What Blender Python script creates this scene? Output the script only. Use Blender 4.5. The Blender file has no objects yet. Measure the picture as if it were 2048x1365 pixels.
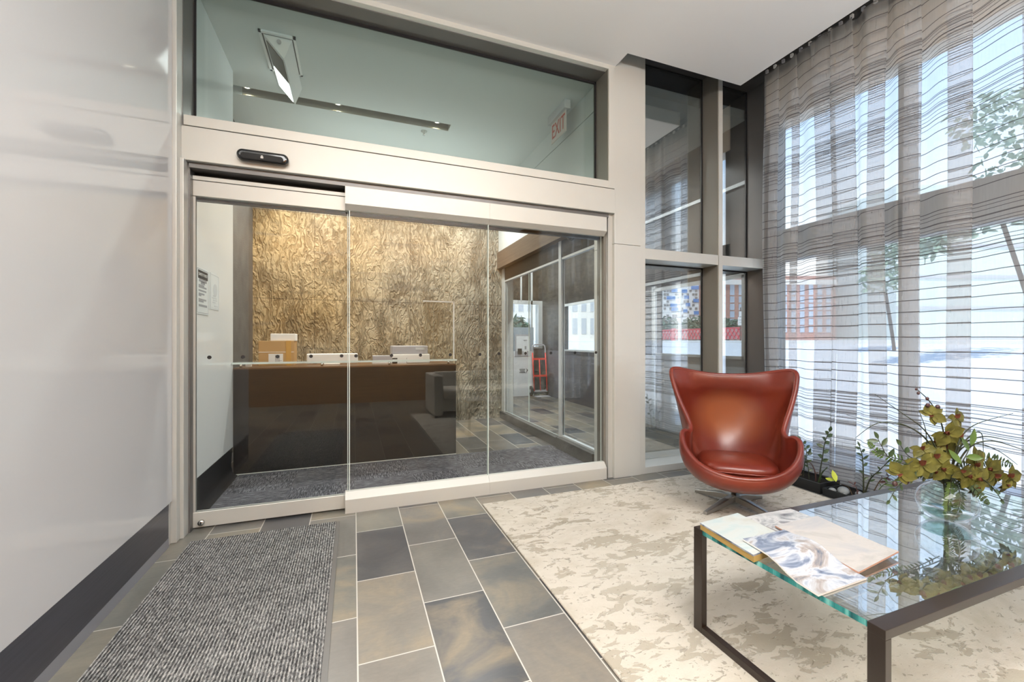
import bpy, math, random
from mathutils import Vector, Matrix, noise
R = random.Random(7)
C = bpy.context.scene.collection
PI = math.pi
scene = bpy.context.scene

# ------------------------------------------------------------------ materials
class NT:
    def __init__(s, name):
        s.m = bpy.data.materials.new(name); s.m.use_nodes = True
        s.t = s.m.node_tree; s.t.nodes.clear()
        s.out = s.t.nodes.new('ShaderNodeOutputMaterial')
    def n(s, typ, ins=None, **props):
        nd = s.t.nodes.new('ShaderNode' + typ)
        for k, v in props.items(): setattr(nd, k, v)
        for k, v in (ins or {}).items(): s.put(nd.inputs[k], v)
        return nd
    def put(s, sock, v):
        if isinstance(v, bpy.types.NodeSocket): s.t.links.new(v, sock)
        elif isinstance(v, (tuple, list)) and sock.type == 'RGBA' and len(v) == 3: sock.default_value = (*v, 1)
        else: sock.default_value = v
    def math(s, op, a, b=0.0, c=0.0):
        nd = s.n('Math', operation=op)
        for i, v in enumerate((a, b, c)):
            s.put(nd.inputs[i], v)
        return nd.outputs[0]
    def mix(s, f, a, b):
        nd = s.n('Mix', data_type='RGBA')
        s.put(nd.inputs[0], f); s.put(nd.inputs[6], a); s.put(nd.inputs[7], b)
        return nd.outputs[2]
    def ramp(s, f, stops, interp='LINEAR'):
        nd = s.n('ValToRGB'); cr = nd.color_ramp; cr.interpolation = interp
        while len(cr.elements) > 1: cr.elements.remove(cr.elements[-1])
        cr.elements[0].position = stops[0][0]; cr.elements[0].color = (*stops[0][1], 1)
        for p, c in stops[1:]:
            e = cr.elements.new(p); e.color = (*c, 1)
        s.put(nd.inputs[0], f); return nd.outputs[0]
    def pos(s): return s.n('NewGeometry').outputs['Position']
    def obj(s): return s.n('TexCoord').outputs['Object']
    def sep(s, v):
        nd = s.n('SeparateXYZ', {0: v}); return nd.outputs
    def comb(s, x, y, z):
        return s.n('CombineXYZ', {0: x, 1: y, 2: z}).outputs[0]
    def scale(s, v, sc):
        nd = s.n('VectorMath', operation='MULTIPLY'); s.put(nd.inputs[0], v); nd.inputs[1].default_value = sc
        return nd.outputs[0]
    def noise(s, v, sc, det=3.0, rough=.5, dist=0.0):
        nd = s.n('TexNoise', {'Vector': v, 'Scale': sc, 'Detail': det, 'Roughness': rough, 'Distortion': dist})
        return nd.outputs[0]
    def bump(s, h, st=.3, d=.01):
        return s.n('Bump', {'Height': h, 'Strength': st, 'Distance': d}).outputs[0]
    def bsdf(s, **k):
        nd = s.n('BsdfPrincipled'); M = dict(color='Base Color', rough='Roughness', metal='Metallic', spec='Specular IOR Level', normal='Normal', coat='Coat Weight', coatr='Coat Roughness', alpha='Alpha', emis='Emission Color', estr='Emission Strength', sheen='Sheen Weight')
        for a, v in k.items(): s.put(nd.inputs[M[a]], v)
        s.t.links.new(nd.outputs[0], s.out.inputs[0]); return nd
    def done(s, sh):
        s.t.links.new(sh, s.out.inputs[0]); return s.m

def simple(name, col, rough=.5, metal=0., spec=.5, var=.06, sc=8., bump=0., coat=0., **k):
    t = NT(name); p = t.obj()
    nz = t.noise(p, sc, 3)
    a = tuple(max(0, c * (1 - var)) for c in col); b = tuple(min(1, c * (1 + var)) for c in col)
    kw = dict(color=t.mix(nz, a, b), rough=rough, metal=metal, spec=spec, **k)
    if coat: kw['coat'] = coat; kw['coatr'] = .08
    if bump: kw['normal'] = t.bump(t.noise(p, sc * 12, 2), bump, .004)
    t.bsdf(**kw); return t.m

def emit(name, col, st):
    t = NT(name); e = t.n('Emission', {'Color': col, 'Strength': st}); return t.done(e.outputs[0])

def glassy(name, f0=.06, tint=(1, 1, 1), rough=0.0, refl=(1, 1, 1), power=5.0):
    t = NT(name)
    lw = t.n('LayerWeight', {'Blend': .5})
    f = t.math('MULTIPLY_ADD', t.math('POWER', lw.outputs['Facing'], power), 1 - f0, f0)
    tr = t.n('BsdfTransparent', {'Color': tint}); gl = t.n('BsdfGlossy', {'Color': refl, 'Roughness': rough})
    mx = t.n('MixShader', {0: f, 1: tr.outputs[0], 2: gl.outputs[0]})
    return t.done(mx.outputs[0])

M = {}
M['alu'] = simple('satin_aluminium', (.665, .672, .632), .42, .25, .5, .03, 3)
M['alu2'] = simple('anodised_aluminium', (.60, .605, .575), .38, .3, .5, .04, 3)
M['darkalu'] = simple('dark_metal_and_shade', (.15, .145, .14), .4, .5, .5, .06, 3)
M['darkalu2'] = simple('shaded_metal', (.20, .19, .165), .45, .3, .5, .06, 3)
M['black'] = simple('black_metal', (.012, .012, .013), .45, 0, .5, .1)
M['gasket'] = simple('rubber_gasket', (.02, .02, .022), .7, 0, .2, .1)
M['white'] = simple('white_paint', (.80, .80, .79), .6, 0, .3, .015, 1.5)
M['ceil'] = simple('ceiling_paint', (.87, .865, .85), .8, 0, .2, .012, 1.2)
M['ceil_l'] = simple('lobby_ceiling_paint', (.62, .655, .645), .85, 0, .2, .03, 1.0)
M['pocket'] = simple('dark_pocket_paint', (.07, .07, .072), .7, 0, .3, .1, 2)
M['wallglass'] = simple('back_painted_glass', (.63, .635, .645), .07, 0, .35, .008, .8)
M['lobwhite'] = simple('lobby_back_painted_glass', (.80, .83, .83), .12, 0, .4, .01, .8)
M['steelwhite'] = simple('chrome', (.72, .71, .69), .18, 1., .5, .03)
M['brushed'] = simple('brushed_aluminium', (.34, .33, .31), .30, .8, .5, .05)
M['chrome'] = simple('polished_steel', (.78, .76, .72), .14, 1., .5, .03)
M['glass'] = glassy('clear_glass', .035, (.97, .985, .98))
M['glass_door'] = glassy('door_glass', .034, (.96, .975, .97))
M['glass_side'] = glassy('sidelight_glass', .34, (.9, .93, .93), power=4)
M['glass_tr'] = glassy('transom_glass', .05, (.86, .92, .91))
M['glass_out'] = glassy('facade_glass', .03, (.96, .98, .98))
M['glass_top'] = glassy('table_glass', .20, (.95, .98, .97), power=1.7)
M['vase'] = glassy('vase_glass', .025, (.97, .985, .985), power=3.2)
M['water'] = glassy('vase_water', .05, (.60, .76, .74), power=3)
M['darkglass'] = glassy('dark_lens_glass', .06, (.05, .045, .04))
M['gedge'] = simple('glass_edge', (.72, .82, .78), .2, 0, .6, .03, estr=0.0)
M['bronze'] = simple('bronze_steel', (.022, .014, .010), .30, .1, .5, .2, 6, coat=.12)
M['mgreen'] = simple('leaf_dark', (.035, .06, .022), .45, 0, .5, .4, 20)
M['lgreen'] = simple('leaf_green', (.06, .11, .02), .45, 0, .5, .35, 20)
M['stem'] = simple('stem_dark', (.03, .035, .018), .6, 0, .3, .3, 20)
M['stembrown'] = simple('stem_brown', (.08, .05, .025), .7, 0, .3, .3, 20)
M['yleaf'] = simple('leaf_yellow', (.45, .52, .06), .5, 0, .4, .2, 15)
M['bud'] = simple('bud_purple', (.05, .022, .02), .5, 0, .4, .3, 30)
M['lip'] = simple('orchid_lip', (.20, .06, .035), .5, 0, .4, .3, 40)
M['tray'] = simple('black_planter', (.012, .013, .014), .5, 0, .4, .1)
M['soil'] = simple('dark_soil', (.015, .013, .011), .95, 0, .1, .5, 40, bump=.6)
M['card'] = simple('cardboard', (.50, .31, .14), .85, 0, .2, .1, 5)
M['tape'] = simple('packing_tape', (.55, .30, .07), .35, 0, .5, .05)
M['paper'] = simple('paper_white', (.84, .83, .80), .8, 0, .2, .02)
M['ink'] = simple('black_ink', (.03, .03, .03), .7, 0, .2, .05)
M['greyink'] = simple('grey_ink', (.33, .34, .35), .7, 0, .2, .1)
M['faintink'] = simple('faint_ink', (.62, .64, .64), .7, 0, .2, .05)
M['signwhite'] = simple('sign_white', (.72, .75, .74), .5, 0, .3, .02)
M['red'] = simple('exit_red', (.55, .10, .07), .5, 0, .3, .05)
M['hred'] = simple('trolley_red', (.75, .06, .045), .35, 0, .5, .06)
M['tyre'] = simple('tyre_rubber', (.03, .03, .03), .8, 0, .2, .1)
M['greyplastic'] = simple('grey_plastic', (.42, .42, .45), .45, 0, .4, .04)
M['pillarwhite'] = simple('pillar_white', (.74, .76, .78), .6, 0, .3, .03, 2)
M['bluegrey'] = simple('pillar_bluegrey', (.33, .40, .46), .5, 0, .4, .04, 2)
M['sofa'] = simple('grey_upholstery', (.50, .475, .42), .9, 0, .2, .08, 14, bump=.4)
M['deskfront'] = simple('black_lacquer', (.012, .011, .010), .35, 0, .25, .2, 2)
M['greystone'] = simple('grey_stone', (.10, .098, .092), .75, 0, .3, .45, 5, bump=.9)
M['pebble'] = simple('pebble_grey', (.22, .24, .25), .6, 0, .4, .35, 10)
M['frame_y'] = simple('far_frame', (.60, .63, .64), .4, .2, .5, .03)
M['spandrel'] = simple('beige_spandrel', (.78, .69, .58), .7, 0, .3, .05, 2)
M['facade'] = simple('facade_frame', (.30, .295, .28), .5, .2, .4, .05, 2)
M['lowpanel'] = simple('dark_low_panel', (.10, .10, .11), .35, 0, .4, .1, 2)
M['panelgrey'] = simple('spandrel_grey', (.50, .51, .53), .6, 0, .3, .05, 2)
M['lamp'] = emit('lamp_glow', (1, .86, .66), 25)
M['lens'] = emit('lens_glow', (1, .99, .97), 3.0)
M['bulbwarm'] = emit('fixture_warm', (1, .8, .55), 2)

def wood(name, c1, c2, axis=2, rough=.45, sc=1.0, coat=.1):
    t = NT(name); p = t.pos()
    s = [1.2, 1.2, 1.2]; s[axis] = 38.
    if axis == 2: s[0] = .9; s[1] = .9
    v = t.scale(p, tuple(x * sc for x in s))
    a = t.noise(v, 1.6, 5, .6, .4); b = t.noise(v, 7., 3, .6)
    f = t.math('MULTIPLY_ADD', b, .35, t.math('MULTIPLY', a, .7))
    t.bsdf(color=t.ramp(f, [(.25, c1), (.75, c2)]), rough=rough, coat=coat, coatr=.2, spec=.4)
    return t.m
M['wood'] = wood('walnut_panel', (.035, .016, .006), (.17, .083, .032))
M['woodrear'] = wood('rear_wall_walnut', (.10, .045, .012), (.42, .21, .07))
M['woodsoffit'] = wood('soffit_wood', (.08, .058, .042), (.19, .145, .11), rough=.5)
M['wooddark'] = wood('dark_wood', (.006, .0055, .005), (.026, .022, .019), rough=.4)

def tile_mat():
    t = NT('slate_tiles'); p = t.pos(); x, y, z = t.sep(p)
    W, L = .2975, .6
    cx = t.math('DIVIDE', t.math('SUBTRACT', x, .0135 - 30 * W), W)
    row = t.math('FLOOR', cx); fx = t.math('FRACT', cx)
    off = t.math('MULTIPLY', t.math('MODULO', row, 2.0), .5)
    cy = t.math('ADD', t.math('DIVIDE', t.math('SUBTRACT', y, 1.727 - 30 * L), L), off)
    cyf = t.math('FLOOR', cy); fy = t.math('FRACT', cy)
    wn = t.n('TexWhiteNoise', {'Vector': t.comb(row, cyf, 0.)}, noise_dimensions='3D')
    rnd = wn.outputs['Value']
    rc = t.sep(wn.outputs['Color'])
    gx = t.math('MULTIPLY', t.math('MINIMUM', fx, t.math('SUBTRACT', 1., fx)), W)
    gy = t.math('MULTIPLY', t.math('MINIMUM', fy, t.math('SUBTRACT', 1., fy)), L)
    g = t.math('LESS_THAN', t.math('MINIMUM', gx, gy), .0028)
    vo = t.n('VectorMath', operation='ADD'); t.put(vo.inputs[0], p); t.put(vo.inputs[1], t.scale(wn.outputs['Color'], (9, 9, 9)))
    cloud = t.noise(vo.outputs[0], 3.2, 5, .6, .6)
    fine = t.noise(t.scale(vo.outputs[0], (14, 40, 10)), 2., 4, .65)
    base = t.ramp(rnd, [(0., (.050, .052, .058)), (.22, (.078, .080, .085)), (.42, (.128, .131, .122)), (.62, (.172, .160, .132)), (.82, (.105, .107, .11)), (1., (.195, .176, .148))])
    warm = t.mix(t.math('MULTIPLY', t.ramp(cloud, [(.45, (0, 0, 0)), (.75, (1, 1, 1))]), rc[1]), base, (.235, .185, .115))
    shade = t.math('MULTIPLY_ADD', cloud, .9, .52)
    sh2 = t.math('MULTIPLY', shade, t.math('MULTIPLY_ADD', fine, .35, .82))
    col = t.n('Mix', data_type='RGBA', blend_type='MULTIPLY'); col.inputs[0].default_value = 1
    t.put(col.inputs[6], warm); t.put(col.inputs[7], sh2)
    fin = t.mix(g, col.outputs[2], (.52, .50, .46))
    ro = t.math('MULTIPLY_ADD', cloud, .25, .20)
    h = t.math('ADD', t.math('MULTIPLY', fine, .3), t.math('MULTIPLY', g, -1.2))
    t.bsdf(color=fin, rough=ro, spec=.5, normal=t.bump(h, .25, .004))
    return t.m
M['tile'] = tile_mat()

def stone_mat():
    t = NT('carved_stone'); p = t.pos(); x, y, z = t.sep(p)
    q = t.scale(p, (1.0, 1.0, .50))
    warp = t.n('TexNoise', {'Vector': q, 'Scale': 2.0, 'Detail': 4., 'Roughness': .6})
    wv = t.n('VectorMath', operation='MULTIPLY_ADD'); t.put(wv.inputs[0], warp.outputs['Color']); wv.inputs[1].default_value = (1.0, 1.0, 1.1); t.put(wv.inputs[2], q)
    w = t.n('TexWave', {'Vector': wv.outputs[0], 'Scale': 4.6, 'Distortion': 9.0, 'Detail': 3.0, 'Detail Scale': 1.8, 'Detail Roughness': .6}, bands_direction='X', wave_profile='SIN')
    def ridge(v, sc, det, rg, ds):
        a = t.noise(v, sc, det, rg, ds)
        return t.math('SUBTRACT', 1., t.math('ABSOLUTE', t.math('MULTIPLY_ADD', a, 2., -1.)))
    r1 = ridge(wv.outputs[0], 2.6, 3., .55, .5); r2 = ridge(wv.outputs[0], 7., 3., .55, .4)
    n3 = t.noise(t.scale(wv.outputs[0], (1., 1., .6)), 26., 4, .6, .6)
    amp = t.math('MULTIPLY_ADD', t.noise(p, 1.7, 2), .8, .55)
    hh = t.math('ADD', t.math('MULTIPLY', w.outputs[1], .30), t.math('ADD', t.math('MULTIPLY', r1, .36), t.math('MULTIPLY', r2, .30)))
    h = t.math('ADD', t.math('MULTIPLY', hh, amp), t.math('MULTIPLY', n3, .12))
    hx = t.math('MULTIPLY_ADD', x, -.24, .50)
    big = t.noise(p, 1.1, 3, .55)
    side = t.math('ADD', hx, t.math('MULTIPLY', t.math('SUBTRACT', big, .5), 1.0))
    bandn = t.noise(t.scale(p, (.45, .5, 6.)), 1.3, 4, .6)
    c_grey = t.ramp(h, [(.25, (.09, .083, .068)), (.55, (.20, .187, .155)), (.80, (.38, .36, .30))])
    c_warm = t.ramp(h, [(.25, (.105, .062, .022)), (.55, (.225, .142, .055)), (.80, (.43, .31, .155))])
    col = t.mix(side, c_grey, c_warm)  # warm downlight tint towards the left is put into the stone colour
    pat = t.noise(t.scale(p, (1.3, 1., .8)), 2.3, 4, .6, .8)
    col = t.mix(t.math('MULTIPLY', t.ramp(pat, [(.48, (0, 0, 0)), (.62, (1, 1, 1))]), .55), col, (.07, .055, .035))
    col = t.mix(t.math('MULTIPLY', t.ramp(bandn, [(.54, (0, 0, 0)), (.66, (1, 1, 1))]), .40), col, (.15, .14, .125))
    jx = t.math('ABSOLUTE', t.math('SUBTRACT', t.math('FRACT', t.math('DIVIDE', t.math('ADD', x, 10.364 - 1.313 + .6565), 1.313)), .5))
    jz = t.math('ABSOLUTE', t.math('SUBTRACT', t.math('FRACT', t.math('DIVIDE', t.math('SUBTRACT', z, 2.43 - 5.4), 1.2)), .5))
    j = t.math('MAXIMUM', t.math('GREATER_THAN', jx, .4975), t.math('GREATER_THAN', jz, .4972))
    col = t.mix(t.math('MULTIPLY', j, .75), col, (.05, .04, .03))
    t.bsdf(color=col, rough=.9, spec=.08, normal=t.bump(h, .75, .05))
    return t.m
M['stone'] = stone_mat()

def rug_mat():
    t = NT('cream_rug'); p = t.pos()
    a = t.noise(t.scale(p, (1.0, 1.7, 1)), 2.1, 6, .62, .5)
    b = t.noise(t.scale(p, (1.2, 2.4, 1)), 7.5, 4, .6, .8)
    c = t.noise(t.scale(p, (40, 90, 10)), 3., 2)
    d = t.noise(p, .9, 2)
    base = t.ramp(a, [(.3, (.40, .36, .29)), (.5, (.52, .485, .42)), (.7, (.44, .41, .345))])
    patch = t.ramp(t.math('ADD', t.math('MULTIPLY', a, .55), t.math('MULTIPLY', b, .45)), [(.530, (0, 0, 0)), (.545, (1, 1, 1))])
    pm = t.math('MULTIPLY', patch, t.math('MULTIPLY_ADD', d, .8, .25))
    col = t.mix(pm, base, (.25, .215, .155))
    e = t.noise(t.scale(p, (2.2, 3.6, 1)), 9., 4, .6, 1.2)
    dk = t.ramp(e, [(.615, (0, 0, 0)), (.64, (1, 1, 1))])
    col = t.mix(t.math('MULTIPLY', dk, .55), col, (.12, .10, .07))
    h = t.math('ADD', t.math('MULTIPLY', c, .25), t.math('MULTIPLY', patch, -.8))
    t.bsdf(color=col, rough=.95, spec=.1, normal=t.bump(h, .5, .008), sheen=.2)
    return t.m
M['rug'] = rug_mat()

def ribmat():
    t = NT('ribbed_mat'); p = t.pos(); x, y, z = t.sep(p)
    rib = t.math('SINE', t.math('MULTIPLY', t.math('ADD', x, t.math('MULTIPLY', t.noise(p, 60, 2), .004)), 2 * PI / .0135))
    n1 = t.noise(t.scale(p, (1, .35, 1)), 150, 3, .7); n2 = t.noise(p, 9, 3)
    f = t.math('ADD', t.math('MULTIPLY', n1, .85), t.math('MULTIPLY', rib, .10))
    col = t.ramp(t.math('ADD', f, t.math('MULTIPLY', t.math('SUBTRACT', n2, .5), .15)), [(.26, (.03, .03, .031)), (.44, (.17, .17, .167)), (.62, (.50, .49, .47))])
    t.bsdf(color=col, rough=.95, spec=.1, normal=t.bump(t.math('ADD', rib, t.math('MULTIPLY', n1, 2.)), .7, .006))
    return t.m
M['mat'] = ribmat()

def carpet_mat():
    t = NT('carpet_tiles'); p = t.pos(); x, y, z = t.sep(p)
    ch = t.n('TexChecker', {'Vector': t.comb(x, y, .25), 'Scale': 2.0})
    a = t.noise(t.scale(p, (160, 12, 1)), 1., 3, .7); b = t.noise(t.scale(p, (12, 160, 1)), 1., 3, .7)
    s1 = t.mix(ch.outputs[1], a, b)
    f = t.math('ADD', t.math('MULTIPLY', s1, 1.), t.math('MULTIPLY', t.noise(p, 2., 2), .15))
    col = t.ramp(f, [(.36, (.014, .014, .017)), (.56, (.07, .07, .08)), (.70, (.24, .24, .265))])
    t.bsdf(color=col, rough=.95, spec=.1, normal=t.bump(s1, .4, .004))
    return t.m
M['carpet'] = carpet_mat()

def leather_mat():
    t = NT('cognac_leather'); p = t.obj()
    a = t.noise(p, 2.4, 4, .55); b = t.noise(p, 160, 2)
    col = t.ramp(a, [(.3, (.098, .011, .006)), (.55, (.150, .020, .009)), (.75, (.18, .034, .013))])
    t.bsdf(color=col, rough=.36, spec=.45, coat=.18, coatr=.2, normal=t.bump(b, .06, .002))
    return t.m
M['leather'] = leather_mat()
def leather2():
    t = NT('worn_leather'); p = t.obj(); x, y, z = t.sep(p)
    a = t.noise(p, 2.4, 4, .55); b = t.noise(p, 160, 2)
    # sun-faded patch in the middle of the back rest
    vx = t.math('DIVIDE', x, .30); vz = t.math('DIVIDE', t.math('SUBTRACT', z, .62), .24)
    d = t.math('SQRT', t.math('ADD', t.math('MULTIPLY', vx, vx), t.math('MULTIPLY', vz, vz)))
    d = t.math('ADD', d, t.math('MULTIPLY', t.math('SUBTRACT', a, .5), .5))
    w = t.ramp(d, [(.45, (1, 1, 1)), (1.15, (0, 0, 0))])
    w = t.math('MULTIPLY', w, t.math('LESS_THAN', y, .1))
    col = t.ramp(a, [(.3, (.098, .011, .006)), (.6, (.150, .021, .009)), (.75, (.17, .029, .011))])
    col = t.mix(t.math('MULTIPLY', w, .75), col, (.27, .078, .025))
    t.bsdf(color=col, rough=.36, spec=.45, coat=.18, coatr=.2, normal=t.bump(b, .06, .002))
    return t.m
M['leather2'] = leather2()

def petal_mat():
    t = NT('orchid_petal'); p = t.obj()
    a = t.noise(p, 28, 3)
    t.bsdf(color=t.ramp(a, [(.3, (.055, .052, .008)), (.7, (.125, .115, .022))]), rough=.55, spec=.3)
    return t.m
M['petal'] = petal_mat()

def curtain_mat():
    t = NT('sheer_curtain'); uv = t.n('TexCoord').outputs['UV']; u, v, _ = t.sep(uv)
    wob = t.math('MULTIPLY', t.math('SUBTRACT', t.n('TexNoise', {'Vector': t.comb(u, v, 0.), 'Scale': 1.7, 'Detail': 1.}).outputs[0], .5), .035)
    vv = t.math('ADD', v, wob)
    def lines(freq, wd, seed):
        vo = t.n('TexVoronoi', {'W': t.math('ADD', vv, seed), 'Scale': freq, 'Randomness': .9}, voronoi_dimensions='1D', feature='DISTANCE_TO_EDGE')
        return t.math('LESS_THAN', vo.outputs['Distance'], wd * freq)
    l1 = lines(11., .0030, 0.)
    # clusters of extra lines
    gate = t.math('GREATER_THAN', t.n('TexNoise', {'W': vv, 'Scale': 2.3, 'Detail': 1.}, noise_dimensions='1D').outputs[0], .53)
    l2 = t.math('MULTIPLY', lines(34., .0022, 3.3), gate)
    l = t.math('MAXIMUM', l1, l2)
    weave = t.n('TexNoise', {'Vector': t.comb(t.math('MULTIPLY', u, 30.), t.math('MULTIPLY', v, 2.), 0.), 'Scale': 3., 'Detail': 3.}).outputs[0]
    dif = t.n('BsdfDiffuse', {'Color': (.66, .645, .62)}); trl = t.n('BsdfTranslucent', {'Color': (.74, .73, .71)})
    cl = t.n('MixShader', {0: .5, 1: dif.outputs[0], 2: trl.outputs[0]})
    tr = t.n('BsdfTransparent', {'Color': (1, 1, 1)})
    lw = t.n('LayerWeight', {'Blend': .5})
    op = t.math('ADD', t.math('MULTIPLY_ADD', weave, .05, .31), t.math('MULTIPLY', t.math('POWER', lw.outputs['Facing'], 3.), .30))
    sh = t.n('MixShader', {0: op, 1: tr.outputs[0], 2: cl.outputs[0]})
    dk = t.n('BsdfDiffuse', {'Color': (.06, .055, .06)})
    fin = t.n('MixShader', {0: t.math('MULTIPLY', l, .82), 1: sh.outputs[0], 2: dk.outputs[0]})
    return t.done(fin.outputs[0])
M['curtain'] = curtain_mat()

def mag_mat(name, stops, sc=5., seed=0.):
    t = NT(name); p = t.pos()
    v = t.n('VectorMath', operation='ADD'); t.put(v.inputs[0], p); v.inputs[1].default_value = (seed, seed * .7, 0)
    a = t.noise(t.scale(v.outputs[0], (1., 1.8, 1)), sc, 5, .6, 1.2)
    t.bsdf(color=t.ramp(a, stops), rough=.35, spec=.4); return t.m
M['mag1'] = mag_mat('cover_pale_blue', [(.3, (.25, .38, .42)), (.5, (.42, .45, .44)), (.7, (.38, .37, .33))], 3., 2.)
M['mag2'] = mag_mat('cover_waves', [(.32, (.03, .04, .07)), (.42, (.14, .17, .23)), (.52, (.42, .44, .48)), (.60, (.27, .24, .22)), (.70, (.07, .085, .12))], 5., 5.)
M['mag3'] = mag_mat('cover_map', [(.3, (.31, .31, .325)), (.5, (.41, .385, .36)), (.7, (.26, .25, .24))], 3., 9.)
M['mag4'] = mag_mat('cover_grey', [(.34, (.07, .075, .085)), (.45, (.27, .28, .29)), (.56, (.44, .44, .44)), (.66, (.14, .14, .15))], 6., 13.)
M['gold'] = simple('gilt_page_edge', (.48, .32, .10), .5, .3, .5, .15, 40)
M['salmon'] = simple('page_edge_salmon', (.50, .28, .20), .7, 0, .3, .15, 40)
M['roadwhite'] = simple('pale_concrete', (.74, .74, .73), .9, 0, .2, .05, .6)
M['asphalt'] = simple('pale_road', (.66, .67, .68), .9, 0, .2, .05, .3)
M['brick'] = None
def brick_mat():
    t = NT('red_brick'); p = t.obj(); x, y, z = t.sep(p)
    b = t.n('TexBrick', {'Vector': t.comb(x, z, 0.), 'Color1': (.36, .15, .11), 'Color2': (.46, .22, .17), 'Mortar': (.5, .42, .38), 'Scale': 3.0, 'Mortar Size': .02})
    t.bsdf(color=b.outputs[0], rough=.9, spec=.1); return t.m
M['brick'] = brick_mat()
M['bwhite'] = simple('bright_facade', (.86, .86, .85), .8, 0, .2, .02)
M['bbeige'] = simple('pale_stone_facade', (.78, .74, .68), .8, 0, .2, .03)
M['bwin'] = simple('small_window', (.22, .22, .22), .3, 0, .5, .4, .6)
M['bblue'] = simple('blue_panel', (.06, .25, .62), .5, 0, .4, .25, .4)
M['bwinb'] = simple('pale_window', (.40, .46, .55), .2, 0, .5, .3, .6)
M['cornice'] = simple('stone_cornice', (.72, .68, .64), .8, 0, .2, .05)
M['fred'] = simple('red_railing', (.70, .10, .13), .6, 0, .3, .15, 3)
M['fwhite'] = simple('lattice_back', (.70, .45, .44), .8, 0, .2, .3, 6)
M['towerg'] = simple('green_tower_glass', (.62, .70, .67), .3, 0, .5, .08, .1)
M['foliage'] = simple('tree_foliage', (.26, .36, .28), .7, 0, .3, .5, 1.2)
M['foliage2'] = simple('hedge_foliage', (.10, .17, .12), .7, 0, .3, .5, 1.2)
M['bark'] = simple('bark', (.13, .10, .08), .9, 0, .2, .3, 3)
M['polewhite'] = simple('pole_white', (.80, .80, .78), .5, 0, .4, .03)
M['poleblue'] = simple('pole_blue', (.08, .30, .62), .5, 0, .4, .1)
M['polegreen'] = simple('pole_green', (.45, .62, .55), .5, 0, .4, .1)

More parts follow.
